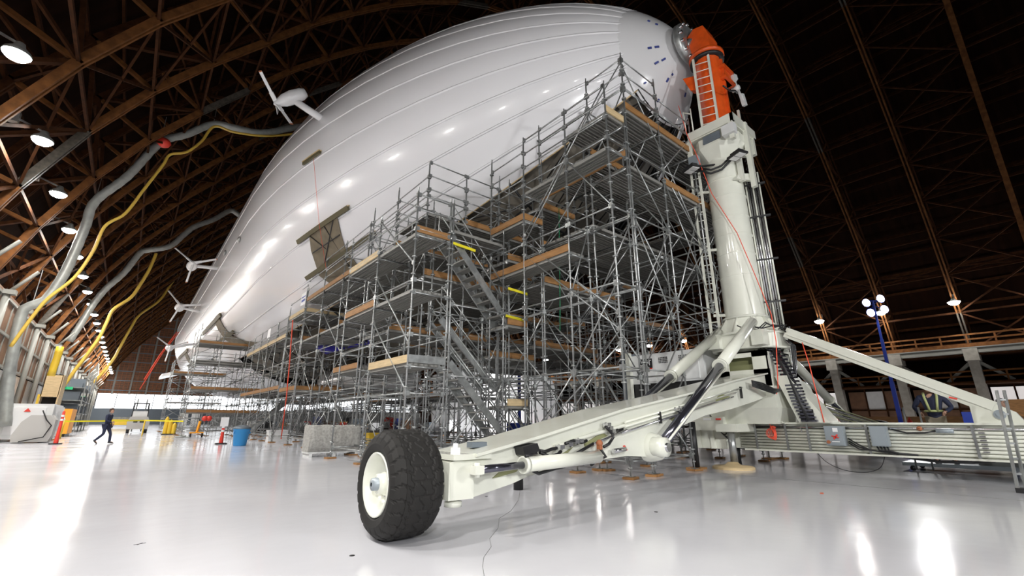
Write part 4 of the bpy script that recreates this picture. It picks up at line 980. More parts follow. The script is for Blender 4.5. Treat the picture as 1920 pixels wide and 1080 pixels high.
# beam head with lamps, leg and pad
hb = part(MB().bb((12.55, 6.15, .92), (13.2, 7.15, 1.28)), 'tail_box', 'mast')
MB().bb((12.53, 6.98, 1.2), (12.55, 7.1, 1.24)).bb((12.53, 6.2, 1.2), (12.55, 6.34, 1.24)).build('reflector', 'red', hb)
MB().bb((12.53, 6.5, 1.19), (12.55, 6.7, 1.25)).build('sticker', 'white', hb)
part(MB().bb((12.9, 6.3, .43), (13.2, 7.1, .92)).bb((12.8, 6.6, .43), (12.95, 6.7, .92)).bb((12.8, 7.0, .43), (12.95, 7.1, .92)), 'beam_end_plate', 'mast')
part(MB().tube((12.3, 5.86, .12), (12.3, 5.86, .95), .09, 16), 'jack_leg', 'galv')
part(MB().lathe((12.2, 5.86, 0), (0, 0, 1), [(0, .5), (.05, .5), (.07, .46), (.09, .2), (.16, .12), (.17, .01)], 28), 'foot_pad', 'toe_pale')
part(MB().bb((12.1, 5.6, .9), (13.2, 6.15, 1.1)), 'jack_bracket', 'mast')
for k in range(5): part(MB().path([V((12.95, 6.5, .9)), V((12.85, 6.3-.05*k, .8-.05*k)), V((13.0, 6.1, .98-.1*k))], .016, 6), 'hose', 'black')
# red cord down the mast
mr = MB().path([V((12.75, 6.4, 11.6)), V((12.7, 6.2, 10.3)), V((12.72, 6.0, 9.5)), V((12.9, 5.75, 8.0)), V((12.95, 5.2, 6.5)), V((13.1, 4.98, 5.3)), V((13.15, 4.72, 4.0)), V((12.85, 4.6, 3.2)), V((12.75, 4.7, 2.0)), V((12.9, 5.1, 1.1)), V((13.0, 5.05, .75))], .012, 5); part(mr, 'red_cord', 'redcord')
kn = MB()
for k in range(5): kn.path([V((12.99-.012*k, 5.06+(.05+.012*k)*cos(2*pi*i/16)+.02*k, .86+(.16-.012*k)*sin(2*pi*i/16))) for i in range(17)], .008, 5)
kn.path([V((12.97, 5.0, 1.0)), V((12.96, 5.06, 1.04)), V((12.96, 5.12, 1.0))], .03, 6)
part(kn, 'cord_coil', 'redcord')
part(MB().path([V((13.0, 4.05, 3.1)), V((12.9, 3.95, 2.5)), V((12.85, 3.9, 1.9)), V((12.85, 3.85, 1.14))], .012, 5), 'red_strap', 'redcord')
# ---- generator on the base behind
gen = thing('generator', 'white generator cabinet with black name plate, behind the scaffold legs beside the mast', 'generator', (13.6, 7.9, 1.1))
g = lambda mb, n, m, **k: mb.build(n, m, gen, **k)
g(MB().bb((12.75, 6.6, 2.32), (14.6, 9.1, 3.25)), 'cabinet', 'white_metal')
g(MB().bb((12.78, 6.6, 1.85), (14.5, 9.1, 2.32)), 'base_tank', 'black'); g(MB().bb((12.72, 6.6, 1.1), (14.6, 9.1, 1.85)), 'lower_cabinet', 'white_metal')
for y in (6.75, 7.45, 8.2): g(MB().bb((12.72, y, 2.38), (12.75, y+.66, 3.18)), 'door', 'white_metal')
for yv in (7.05, 7.75):
    for i in range(6):
        for j in range(4): g(MB().bb((12.7, yv+.055*i, 2.92+.05*j), (12.72, yv+.055*i+.03, 2.92+.05*j+.03)), 'vent_hole', 'black')
for y in (7.35, 7.55): g(MB().tube((12.68, y, 2.6), (12.72, y, 2.6), .06, 12), 'lock', 'black')
g(MB().bb((12.69, 8.3, 2.8), (12.72, 8.8, 3.1)), 'name_plate', 'black')
g(MB().bb((12.69, 8.32, 2.72), (12.72, 8.7, 2.8)), 'name_strip', 'red')
rt = M4(((0, 0, -1), (-1, 0, 0), (0, 1, 0)))                   # text facing -X
text('CAT', .24, (12.685, 8.55, 2.96), rt, 'white', 'lettering', gen); text('Rental', .07, (12.685, 8.52, 2.76), rt, 'white', 'lettering', gen)
g(MB().bb((12.7, 9.2, 1.4), (13.2, 9.5, 3.35)), 'side_column', 'steel_blue'); g(MB().bb((12.6, 9.1, 1.4), (12.75, 9.25, 3.35)), 'corner_post', 'mast')
g(MB().tube((13.0, 6.9, 3.25), (13.0, 6.9, 3.4), .04, 8).tube((13.0, 8.6, 3.25), (13.0, 8.6, 3.4), .04, 8), 'lifting_eye', 'galv')
# padded black posts
pp = thing('padded_post', 'black padded scaffold leg standing left of the beam end', 'post', (11.36, 6.4, 0))
MB().tube((11.36, 6.4, .05), (11.36, 6.4, 1.15), .085, 10).build('padding', 'black', pp); MB().box((11.36, 6.4, .025), (.5, .3, .05)).build('sole_board', 'toe', pp)
pp = thing('padded_post', 'short black padded leg under the wheel arm', 'post', (5.65, 6.65, 0)); MB().tube((5.65, 6.65, 0), (5.65, 6.65, .75), .09, 12).build('padding', 'black', pp)
pp = thing('padded_post', 'black leg under the beam, right of the round foot pad', 'post', (13.5, 6.4, 0)); MB().tube((13.55, 6.35, 0), (13.55, 6.35, .5), .09, 12).build('padding', 'black', pp)
# ================================================================ PEOPLE
def body(name, label, loc, rz, joints, radii, edges, m, parts=True):
    t = thing(name, label, 'person', loc); rot = M4.Rotation(rz, 3, 'Z'); L = V(loc)
    def skin(nm, keys, eds, mt, rr=None, par=None):
        vs = [L+rot @ V(joints[k]) for k in keys]; me = bpy.data.meshes.new(nm); me.from_pydata(vs, [(keys.index(a), keys.index(b)) for a, b in eds], [])
        o = bpy.data.objects.new(nm, me); COL.objects.link(o)
        sk = o.modifiers.new('skin', 'SKIN'); su = o.modifiers.new('sub', 'SUBSURF'); su.levels = su.render_levels = 2
        for i, k in enumerate(keys):
            r = (rr or radii)[k]; me.skin_vertices[0].data[i].radius = (r, r) if not isinstance(r, tuple) else r
        me.skin_vertices[0].data[0].use_root = True
        bpy.context.view_layer.update()
        m2 = bpy.data.meshes.new_from_object(o.evaluated_get(bpy.context.evaluated_depsgraph_get())); bpy.data.objects.remove(o)
        for p in m2.polygons: p.use_smooth = True
        m2.materials.clear(); m2.materials.append(MATS[mt]); q = bpy.data.objects.new(nm, m2); COL.objects.link(q); q.parent = t; q.matrix_parent_inverse = M4.Translation(L).inverted(); return q
    return t, skin, rot
SK = {'pelvis': .13, 'waist': .125, 'chest': .155, 'neck': .06, 'shL': .07, 'shR': .07, 'elL': .05, 'elR': .05, 'wrL': .035, 'wrR': .035, 'hipL': .09, 'hipR': .09, 'knL': .065, 'knR': .065, 'anL': .045, 'anR': .045, 'toL': .035, 'toR': .035, 'heL': .04, 'heR': .04}
ED = [('pelvis', 'waist'), ('waist', 'chest'), ('chest', 'neck'), ('chest', 'shL'), ('chest', 'shR'), ('shL', 'elL'), ('shR', 'elR'), ('elL', 'wrL'), ('elR', 'wrR'), ('pelvis', 'hipL'), ('pelvis', 'hipR'), ('hipL', 'knL'), ('hipR', 'knR'), ('knL', 'anL'), ('knR', 'anR'), ('anL', 'toL'), ('anR', 'toR')]
def person(label, loc, rz, J, top_m, leg_m, shoe_m='black', hair_m='hair', sc=1., head=None, cap=False):
    J = {k: tuple(c*sc for c in v) for k, v in J.items()}; rad = {k: v*sc for k, v in SK.items()}
    t, skin, rot = body('person', label, loc, rz, J, rad, ED, top_m)
    L = V(loc); P = lambda k: L+rot @ V(J[k])
    keys = list(SK)[:-2]
    b = skin('body', keys, ED, 'skin', {k: rad[k]*(.66 if k in ('chest', 'waist', 'pelvis', 'shL', 'shR', 'hipL', 'hipR') else .85) for k in keys})
    up = ['waist', 'chest', 'neck', 'shL', 'shR', 'elL', 'elR', 'pelvis', 'wrL', 'wrR']
    eds = [e for e in ED if e[0] in up and e[1] in up]
    rr = dict(rad); rr['wrL'] = rr['wrR'] = .042*sc; rr['neck'] = .075*sc; rr['pelvis'] = .15*sc
    skin('jacket', up, eds, top_m, rr)
    lo = ['pelvis', 'hipL', 'hipR', 'knL', 'knR', 'anL', 'anR']; rr = dict(rad); rr['anL'] = rr['anR'] = .06*sc; rr['pelvis'] = .145*sc; rr['hipL'] = rr['hipR'] = .1*sc
    skin('trousers', lo, [e for e in ED if e[0] in lo and e[1] in lo], leg_m, rr)
    for s in 'LR':
        a, c = P('an'+s), P('to'+s); MB().loft([[a.lerp(c, f)+V((0, 0, dz)) + rot @ V((dx*sc, 0, 0)) for dx, dz in ((-w_, -.05*sc), (w_, -.05*sc), (w_*.8, h*sc), (-w_*.8, h*sc))] for f, w_, h in ((-.35, .03, .03), (-.1, .045, .05), (.5, .05, .02), (1.05, .04, -.01), (1.2, .02, -.03))], True).build('shoe', shoe_m, t)
        w_, e_ = P('wr'+s), P('el'+s); d = (w_-e_).normalized(); h = MB(); side = d.cross(V((0, 1, 0.2))).normalized()
        pal = w_+d*.05*sc; h.sphere(pal, .042*sc, 10, 6, (1, .6, 1))
        for q, ln in zip((-1.5, -.5, .5, 1.5), (.06, .072, .068, .052)):
            b0 = pal+d*.03*sc+side*q*.019*sc; h.path([b0, b0+d*ln*.5*sc, b0+(d*ln*.9+V((0, 0, -.012)))*sc], [.010*sc, .009*sc, .007*sc], 6)
        b0 = pal+side*.03*sc; h.path([b0, b0+(side*.025+d*.02)*sc, b0+(side*.03+d*.05)*sc], [.011*sc, .010*sc, .008*sc], 6)
        h.build('hand', 'skin', t)
    hc = P('neck')+rot @ (V(head or (0, .03, .17))*sc)
    hd = MB().loft([[hc+rot @ V((rx*cos(2*pi*i/16)*sc, (oy+ry*sin(2*pi*i/16))*sc, z*sc)) for i in range(16)] for z, rx, ry, oy in ((-.14, .035, .04, .03), (-.12, .055, .065, .025), (-.07, .068, .085, .012), (-.02, .074, .095, 0), (.03, .077, .1, -.005), (.08, .07, .09, -.01), (.115, .045, .06, -.012), (.13, .01, .015, -.012))], True).build('head', 'skin', t)
    MB().prism([hc+rot @ V((0, y*sc, z*sc)) for y, z in ((.09, .03), (.125, -.025), (.09, -.035))], rot @ V((.02*sc, 0, 0))).build('nose', 'skin', hd)
    for s in (-1, 1):
        MB().sphere(hc+rot @ V((s*.03*sc, .092*sc, .02*sc)), .011*sc, 8, 5).build('eye', 'black', hd); MB().sphere(hc+rot @ V((s*.078*sc, 0, -.005)), .025*sc, 8, 5, (.4, .8, 1.2)).build('ear', 'skin', hd)
    MB().box(hc+rot @ V((0, .092*sc, -.065*sc)), (.045*sc, .01, .01*sc), rz).build('mouth', 'red', hd)
    MB().loft([[hc+rot @ V((rx*cos(2*pi*i/16)*sc, (oy+ry*sin(2*pi*i/16))*sc, z*sc)) for i in range(16)] for z, rx, ry, oy in ((-.06, .07, .075, -.03), (0, .082, .09, -.025), (.05, .086, .1, -.015), (.09, .078, .098, -.012), (.13, .05, .065, -.012), (.145, .01, .012, -.012))], True).build('cap' if cap else 'hair', hair_m, t)
    return t, P, rot
walkJ = {'pelvis': (0, 0, .93), 'waist': (0, .0, 1.1), 'chest': (0, .02, 1.33), 'neck': (0, .04, 1.5), 'shL': (-.19, .02, 1.42), 'shR': (.19, .02, 1.42), 'elL': (-.25, -.1, 1.16), 'elR': (.24, .08, 1.16),
         'wrL': (-.2, .1, 1.0), 'wrR': (.14, .26, 1.1), 'hipL': (-.09, 0, .88), 'hipR': (.09, 0, .88), 'knL': (-.1, .2, .5), 'knR': (.09, -.02, .48), 'anL': (-.09, .24, .08), 'anR': (.08, -.36, .16), 'toL': (-.1, .4, .06), 'toR': (.08, -.24, .06)}
person('man in dark clothes walking across the bright floor on the far left', (-.71, 32.8, 0), R(-120), walkJ, 'navy', 'navy')
stJ = {'pelvis': (0, 0, .95), 'waist': (0, .0, 1.12), 'chest': (0, .02, 1.35), 'neck': (0, .03, 1.52), 'shL': (-.2, .02, 1.43), 'shR': (.2, .02, 1.43), 'elL': (-.32, .05, 1.2), 'elR': (.33, .05, 1.2),
       'wrL': (-.2, .26, 1.1), 'wrR': (.24, .25, 1.08), 'hipL': (-.1, 0, .9), 'hipR': (.1, 0, .9), 'knL': (-.13, .03, .5), 'knR': (.13, .03, .5), 'anL': (-.14, 0, .08), 'anR': (.14, 0, .08), 'toL': (-.16, .15, .05), 'toR': (.16, .15, .05)}
pc = V((14.5, 3.9, 0)); q = FW.copy(); q.z = 0; q.normalize()
pc = q*11.6+RT*((1757-960)/FPX*11.1); pc.z = .2
az = atan2(-pc.y, -pc.x)
t, P, rot = person('man in a navy shirt with a yellow green safety harness, standing behind the beam', tuple(pc), az-pi/2, stJ, 'navy', 'khaki', hair_m='rust', sc=1.08)
for s in 'LR':
    a = P('sh'+s).lerp(P('neck'), .45); f = rot @ V((0, .155, 0)); MB().path([a+V((0, 0, .06)), a+f+V((0, 0, -.03)), P('chest')+f*1.08+rot @ V(((-.09 if s == 'L' else .09), 0, -.1)), P('waist')+f*.95+rot @ V(((-.07 if s == 'L' else .07), 0, 0))], .026, 6).build('harness_strap', 'harness', t)
MB().path([P('waist')+rot @ V((.16*cos(a), .15*sin(a), 0)) for a in [2*pi*i/14 for i in range(15)]], .03, 6).build('belt', 'harness', t)
pl = thing('work_cart', 'low blue and grey work cart the man with the harness stands on', 'cart', (pc.x, pc.y, 0))
cb = MB(); cb.box((pc.x+.2, pc.y-.35, .15), (1.0, 2.3, .08)); cb.build('cart_bed', 'grey_box', pl)
for s in (-.3, .7):
    for u in (-1.3, .6): MB().lathe((pc.x+s, pc.y+u, .06), (1, 0, 0), [(-.03, .01), (-.03, .06), (.03, .06), (.03, .01)], 14).build('caster', 'black', pl)
MB().beam((pc.x-.3, pc.y-1.4, .18), (pc.x-.3, pc.y-1.4, 1.2), .05, .05).beam((pc.x+.7, pc.y-1.4, .18), (pc.x+.7, pc.y-1.4, 1.2), .05, .05).beam((pc.x-.3, pc.y-1.4, 1.2), (pc.x+.7, pc.y-1.4, 1.2), .05, .05).build('push_handle', 'grey_box', pl)
MB().bb((pc.x-.1, pc.y-1.3, .95), (pc.x+.6, pc.y-.5, 1.38)).build('machine_cover', 'blue', pl); MB().bb((pc.x-.05, pc.y-1.25, .19), (pc.x+.5, pc.y-.55, .95)).build('machine_body', 'galv_dark', pl)
MB().tube((pc.x-.5, pc.y+.5, 0.05), (pc.x-.5, pc.y+.5, 1.5), .02, 6).tube((pc.x-.5, pc.y+.2, .05), (pc.x-.5, pc.y+.2, 1.5), .02, 6).build('guard_post', 'galv', pl)
p3 = q*14+RT*((1884-960)/FPX*13.4); p3.z = 0
person('person in dark clothes and cap, mostly hidden behind the long strut foot', tuple(p3), R(150), stJ, 'navy', 'navy', hair_m='black', sc=1.0, cap=True)

# ================================================================ LIGHTING MAST (blue)
bx = q*30+RT*((1683-960)/FPX*29); b0 = V((bx.x, bx.y, 0))
lt = thing('lighting_mast', 'tall blue telescopic lighting mast with four floodlights', 'lighting mast', tuple(b0))
H4 = 9.1
for i, (z0, z1, w_) in enumerate(((.4, 3.6, .22), (3.5, 6.4, .17), (6.3, H4, .12))): MB().beam((b0.x, b0.y, z0), (b0.x, b0.y, z1), w_, w_).build('mast_section', 'blue', lt)
MB().bb((b0.x-.8, b0.y-.5, .3), (b0.x+.8, b0.y+.5, 1.0)).build('trailer_body', 'blue', lt)
for s in (-1, 1): MB().lathe((b0.x, b0.y+s*.55, .3), (0, 1, 0), [(-.08, .01), (-.08, .3), (.08, .3), (.08, .01)], 16).build('wheel', 'black', lt)
MB().beam(V((b0.x, b0.y, H4))-RT*.6, V((b0.x, b0.y, H4))+RT*.6, .08, .08).build('crossbar', 'blue', lt)
for k, (dx, dz) in enumerate(((-.5, -.15), (-.35, -.85), (.55, .15), (.65, -.6))):
    c = V((b0.x, b0.y, H4+dz))+RT*dx; d = -q
    o = MB().lathe(c, d, [(0, .02), (0, .24), (.05, .26)], 18).build('floodlight', 'lamp_small', lt); MB().lathe(c-d*.01, -d, [(-.06, .28), (0, .28), (.2, .12), (.22, .01)], 18).build('reflector_housing', 'blue', o)
    MB().tube(c-d*.1, V((b0.x, b0.y, H4-.3)), .03, 6).build('arm', 'blue', lt)
ld = bpy.data.lights.new('flood_light', 'AREA'); ld.shape = 'DISK'; ld.size = 1.2; ld.energy = 900; lo = bpy.data.objects.new('flood_light', ld); COL.objects.link(lo); lo.location = V((b0.x, b0.y, H4-.3))-q*.4
lo.rotation_euler = (-q+V((0, 0, -.35))).to_track_quat('-Z', 'Y').to_euler(); lo.parent = lt; lo.matrix_parent_inverse = parent_world(lt).inverted()

# added fill masts, all unseen: two behind the camera, one under the hull
for i, (x, y, h, wt, tx, ty, tz) in enumerate(FILL_MASTS):
    t = thing('lighting_mast', ('added fill lighting mast behind the viewer on the left', 'added fill lighting mast behind the viewer on the right', 'short added fill lighting mast hidden under the hull near the white shelter')[i], 'lighting mast', (x, y, 0))
    MB().beam((x, y, .4), (x, y, h), .16, .16).build('mast_section', 'blue', t); MB().bb((x-.7, y-.5, .0), (x+.7, y+.5, 1.0)).build('trailer_body', 'blue', t)
    d = (V((tx, ty, tz))-V((x, y, h))).normalized(); sd = d.cross(V((0, 0, 1))).normalized(); c = V((x, y, h))+d*.25
    for k in (-1, 1):
        o = MB().lathe(c+sd*k*.35, d, [(0, .02), (0, .26), (.03, .28)], 18).build('floodlight', 'lamp_small', t); MB().lathe(c+sd*k*.35-d*.01, -d, [(-.05, .3), (0, .3), (.2, .12), (.22, .01)], 18).build('reflector_housing', 'blue', o)
    ld = bpy.data.lights.new('flood_light', 'AREA'); ld.shape = 'DISK'; ld.size = .9; ld.energy = wt; ld.spread = R(100); lo = bpy.data.objects.new('flood_light', ld); COL.objects.link(lo); lo.location = c+d*.1
    lo.rotation_euler = d.to_track_quat('-Z', 'Y').to_euler(); lo.parent = t; lo.matrix_parent_inverse = parent_world(t).inverted()

# ================================================================ DUCTS, HOSES, ROPES
def smooth(P, n=6):
    out = []
    for i in range(len(P)-1):
        p0, p1, p2, p3_ = P[max(i-1, 0)], P[i], P[i+1], P[min(i+2, len(P)-1)]
        for k in range(n):
            t_ = k/n; out.append(.5*((2*p1)+(p2-p0)*t_+(2*p0-5*p1+4*p2-p3_)*t_*t_+(3*p1-p0-3*p2+p3_)*t_**3))
    return out+[P[-1]]
def duct(pts, Y, r, label, m='duct', cat='duct', name='air_duct', rib=True, straight=False):
    P = [onY(x, y, Y if not isinstance(Y, list) else Y[i]) for i, (x, y) in enumerate(pts)]; P2 = P if straight else smooth(P)
    t = thing(name, label, cat, tuple(P[0]))
    if rib:
        L = resample(P2, int(sum((a-b).length for a, b in zip(P2, P2[1:]))/.35)); rr = [r*(1 if i % 2 else .93) for i in range(len(L))]
        MB().path(L, rr, 12).build('duct_hose', m, t)
    else: MB().path(P2, r, 8).build('hose', m, t)
    return t, P
t, P = duct([(10, 800), (18, 700), (40, 590), (60, 572), (88, 560), (125, 505), (160, 425), (178, 378), (240, 330), (300, 268), (350, 252), (400, 233), (440, 240), (492, 249), (560, 238), (600, 236)],
     [38]*16, .27, 'thick grey air duct rising from the left wall and sagging across to the hull')
for i in (3, 7, 9, 11): MB().tube(P[i], P[i]+V((0, 0, 2.2)), .02, 5).build('hanger_wire', 'galv', t)
MB().sphere(P[9]+V((.2, -.2, .0)), .45, 10, 6, (1, 1, .8)).build('red_band', 'red', t)
t, P = duct([(130, 640), (150, 610), (175, 570), (200, 540), (232, 512), (262, 475), (278, 469), (318, 462), (345, 440), (365, 425), (400, 412), (432, 395), (448, 403), (470, 410)], 62, .30, 'second grey air duct, thinner and farther, curving towards the hull')
duct([(203, 583), (195, 600), (185, 620)], 95, .35, 'short piece of white duct hanging far down the left side')
duct([(20, 650), (60, 595), (90, 560), (140, 520), (175, 470), (197, 424), (235, 400), (270, 355), (305, 310), (319, 290), (350, 285), (378, 265), (402, 237), (440, 248), (500, 255), (560, 250)], 36.5, .09, 'yellow hose looping along the thick duct', 'yellow_hose', 'hose', 'yellow_hose', False)
duct([(113, 733), (140, 695), (158, 672), (185, 635), (200, 605), (213, 580), (245, 558), (262, 535), (280, 505), (293, 475)], 60, .15, 'yellow hose hanging along the second duct', 'yellow_hose', 'hose', 'yellow_hose', False)
duct([(175, 718), (200, 690), (215, 670), (223, 655), (245, 615), (262, 590), (300, 562), (330, 520), (352, 510)], 100, .2, 'farthest yellow hose, sweeping up beside the end door', 'yellow_hose', 'hose', 'yellow_hose', False)
t, P = duct([(113, 650), (108, 668), (102, 685), (95, 705)], 45, .22, 'bright yellow coiled hose on the left wall', 'yellow', 'hose', 'coiled_hose', True)
def rope(pts3, r, label, m='redcord'):
    t = thing('red_rope', label, 'rope', tuple(pts3[0])); MB().path([V(p) for p in pts3], r, 5).build('cord', m, t)
rope([onY(332, 622, 80), onY(300, 665, 80), onY(270, 712, 80)], .07, 'red rope from the airship tail to the far floor'); rope([onY(336, 622, 80), onY(306, 660, 80), onY(262, 730, 80)], .06, 'second red rope beside the first, below the airship tail')
rope([onY(549, 600, 26), onY(543, 680, 26.2), onY(537, 745, 26.4), onY(527, 823, 26.6)], .03, 'red rope hanging down the scaffold beside the access stair')
rope([onX(1048, 390, 10), onX(1050, 560, 10), onX(1050, 620, 10)], .008, 'green cord hanging on the scaffold', 'green')

# ================================================================ FLOOR OBJECTS, LEFT
def bin_(x, y):
    t = thing('waste_bin', 'light blue plastic bin with grey lid near the access stair', 'bin', (x, y, 0))
    MB().lathe((x, y, 0), (0, 0, 1), [(0, .02), (0, .27), (.05, .28), (.72, .36), (.74, .38), (.78, .38), (.78, .34)], 24).build('bin_body', 'bluebin', t)
    MB().lathe((x, y, .78), (0, 0, 1), [(0, .39), (.06, .39), (.09, .33), (.15, .2), (.18, .02)], 24).build('lid', 'steel_blue', t)
    for s in (-1, 1): MB().box((x+s*.33, y-.1, .6), (.06, .16, .08)).build('handle', 'bluebin', t)
bin_(4.45, 26.0)
def delineator(x, y, label, sign=False, h=1.05):
    t = thing('delineator_post', label, 'post', (x, y, 0))
    MB().box((x, y, .03), (.5, .35, .06)).build('rubber_base', 'black', t); MB().lathe((x, y, .05), (0, 0, 1), [(0, .1), (.5, .07), (h-.05, .055), (h, .02)], 14).build('post_body', 'red', t)
    for z in (h-.45, h-.25): MB().lathe((x, y, z), (0, 0, 1), [(0, .078), (.1, .074)], 14).build('white_band', 'white', t)
    if sign: MB().box((x, y-.06, h+.05), (.36, .03, .46)).build('sign', 'white', t)
delineator(4.0, 28.4, 'orange post with a white sign, beside the blue bin', True); delineator(-2.55, 33.6, 'orange post with white bands beside the white cabinets', False, 1.6)
# wrapped blocks on trolley (two slabs)
for k, (x0, x1, lab) in enumerate(((4.85, 6.6, 'grey wrapped bale on a low frame, left of the big tyre'),)):
    t = thing('wrapped_bale', lab, 'bale', (5.6, 16.7, 0)); y0, y1 = 16.5, 17.2
    rr_ = random.Random(5); rings = []
    for i in range(13):
        f = i/12; x = x0+(x1-x0)*f; h = 1.02-.1*(abs(f-.52) < .06)+rr_.uniform(-.02, .02)
        rings.append([V((x, y0+rr_.uniform(-.02, .02), .17)), V((x, y0-.03, .5)), V((x, y0+.02, h-.06)), V((x, y0+.1, h)), V((x, y1-.1, h)), V((x, y1, h-.05)), V((x, y1, .17))])
    MB().loft(rings, True, True).build('wrapped_body', 'concrete_block', t)
    MB().box(((x0+x1)/2, 16.85, .14), (x1-x0, .7, .05)).build('frame', 'white_metal', t)
    for x in (x0+.1, (x0+x1)/2, x1-.1): MB().bb((x-.05, 16.5, 0), (x+.05, 17.2, .12)).build('foot', 'white_metal', t)
# cabinets on the far left
t = thing('louvred_cabinet', 'white machine cabinet with louvred side, far left below the brown panels', 'cabinet', (-5, 41, 0))
MB().bb((-6.2, 38.5, .15), (-3.4, 43.5, 2.1)).build('cabinet_body', 'white_metal', t)
for k in range(9): MB().prism([(-3.4, 39.2+.46*k, .5), (-3.28, 39.35+.46*k, .5), (-3.4, 39.5+.46*k, .5)], (0, 0, 1.5)).build('louvre', 'white_metal', t)
MB().bb((-5.2, 38.42, .4), (-3.7, 38.5, 1.9)).build('door', 'white', t); MB().prism([(-4.6, 38.4, 1.65), (-4.45, 38.4, 1.85), (-4.3, 38.4, 1.65)], (0, -.02, 0)).build('emblem', 'red', t)
for x in (-5.9, -3.6): MB().bb((x-.1, 38.6, 0), (x+.1, 43.3, .15)).build('skid', 'black', t)
t = thing('grey_enclosure', 'pale grey rounded enclosure in front of the louvred cabinet', 'enclosure', (-3.9, 36.5, 0))
MB().prism([(-4.5, 36.2, .05), (-3.1, 36.2, .05), (-3.0, 36.2, .4), (-3.0, 36.2, 1.2), (-3.2, 36.2, 1.45), (-4.0, 36.2, 1.45), (-4.3, 36.2, 1.1), (-4.55, 36.2, .4)], (0, 1.3, 0)).build('shell', 'cloth_grey', t)
MB().path([V((-3.6, 36.15, 1.7)), V((-3.35, 36.1, 1.2)), V((-3.1, 36.1, .9)), V((-3.3, 36.1, .3)), V((-4.2, 36.1, .08))], .03, 6).build('cable', 'black', t)
for i, (x, y) in enumerate(((-5.45, 35.6), (-6.3, 34.5))):
    t = thing('pallet_jack', ('yellow pallet jack beside the pale enclosure', 'yellow pallet jack at the left edge of the view')[i], 'pallet jack', (x, y, 0))
    MB().bb((x-.25, y-.1, .1), (x+.25, y+.2, .6)).build('pump_body', 'yellow', t); MB().beam((x, y, .5), (x+.25, y, 1.15), .06, .06).build('handle', 'yellow', t)
    MB().bb((x-.28, y+.2, .08), (x-.1, y+1.3, .16)).bb((x+.1, y+.2, .08), (x+.28, y+1.3, .16)).build('fork', 'yellow', t)
    for s in (-.15, .15): MB().lathe((x+s, y, .09), (1, 0, 0), [(-.03, .01), (-.03, .09), (.03, .09), (.03, .01)], 12).build('wheel', 'black', t)
t = thing('orange_container', 'orange container with a rounded white plate, behind the louvred cabinet', 'container', (-3.6, 49, 0))
MB().bb((-5.0, 48, .2), (-3.2, 52, 2.0)).build('container_body', 'orange_paint', t); MB().lathe((-4.0, 47.98, 1.1), (0, -1, 0), [(0, .55), (.03, .52), (.03, .01)], 24).build('plate', 'white', t); MB().bb((-4.9, 48.1, 0), (-3.3, 51.9, .2)).build('skid', 'black', t)
t = thing('portable_booth', 'tan booth with dark doorway against the left wall', 'booth', (-5.6, 53, 0))
MB().bb((-6.0, 56, 0), (-5.95, 59, 5)).bb((-6.0, 56, 3.1), (-4.9, 56.1, 5.0)).bb((-4.95, 56, 0), (-4.85, 59, 5.0)).bb((-6.0, 56, 4.95), (-4.9, 59, 5.0)).build('booth_walls', 'toe_pale', t)
MB().bb((-5.9, 56.6, 0), (-5.0, 56.7, 3.1)).build('dark_doorway', 'doorway_shade', t); MB().bb((-6.15, 55.9, 0), (-6.0, 56, 3.3)).build('door_post', 'yellow', t)  # near-black sheet: shade inside the doorway put into its colour
for i, (x, y) in enumerate(((-4.7, 60), (-4.9, 84))):
    t = thing('exit_sign', ('green lit sign beside the booth', 'green lit sign farther down the left wall')[i], 'sign', (x, y, 4.6)); MB().bb((x-.3, y, 3.95), (x+.3, y+.1, 4.2)).build('panel', 'green', t); MB().tube((x, y+.05, 4.2), (x, y+.05, 4.7), .03, 6).build('hanger', 'galv', t)
# dark shelving far left
t = thing('storage_rack', 'dark crowded storage rack far down the left wall', 'rack', (-4.5, 72, 0))
for z in (.5, 1.8, 3.1, 4.4): MB().bb((-6.2, 66, z), (-3.9, 80, z+.08)).build('shelf', 'galv_dark', t)
for y in (66, 70.6, 75.3, 80): MB().beam((-3.9, y, 0), (-3.9, y, 6.5), .1, .1).build('upright', 'galv_dark', t)
rr_ = random.Random(9)
gd = MB()
for k in range(60): z = rr_.choice((.58, 1.88, 3.18, 4.48)); y = rr_.uniform(66, 79); gd.bb((-6+rr_.random(), y, z), (-4.3+rr_.random()*.3, y+rr_.uniform(.3, .9), z+rr_.uniform(.3, 1.0)))
gd.build('stored_goods', 'steel_blue', t, kind='stuff')
# yellow cart, forklift, fences
c = onZ(222, 803); x, y = c.x, c.y
t = thing('yellow_cart', 'long yellow equipment cart behind the walking man', 'cart', (x, y, 0))
MB().bb((x-1.2, y, .45), (x+1.4, y+1.2, 1.25)).build('cart_body', 'yellow', t); MB().bb((x-1.0, y+.2, 1.25), (x+1.1, y+1, 1.6)).build('equipment', 'galv_dark', t)
for s in (-.9, 1.1): MB().lathe((x+s, y+.1, .25), (0, 1, 0), [(-.08, .01), (-.08, .25), (.08, .25), (.08, .01)], 14).build('wheel', 'black', t)
c = onZ(255, 812); x, y = c.x, c.y
t = thing('forklift', 'grey white forklift parked in front of the bright far windows', 'forklift', (x, y, 0))
MB().prism([(x-.8, y, .35), (x+.8, y, .35), (x+.85, y, 1.0), (x+.65, y, 1.5), (x-.65, y, 1.5), (x-.85, y, 1.0)], (0, 1.8, 0)).build('counterweight', 'cloth_grey', t)
MB().bb((x-.4, y-.02, .95), (x-.08, y, 1.15)).bb((x+.08, y-.02, .95), (x+.4, y, 1.15)).build('rear_vent', 'black', t)
MB().bb((x-.55, y+.2, 1.5), (x+.55, y+.7, 2.0)).build('gas_bottle_cover', 'white_metal', t)
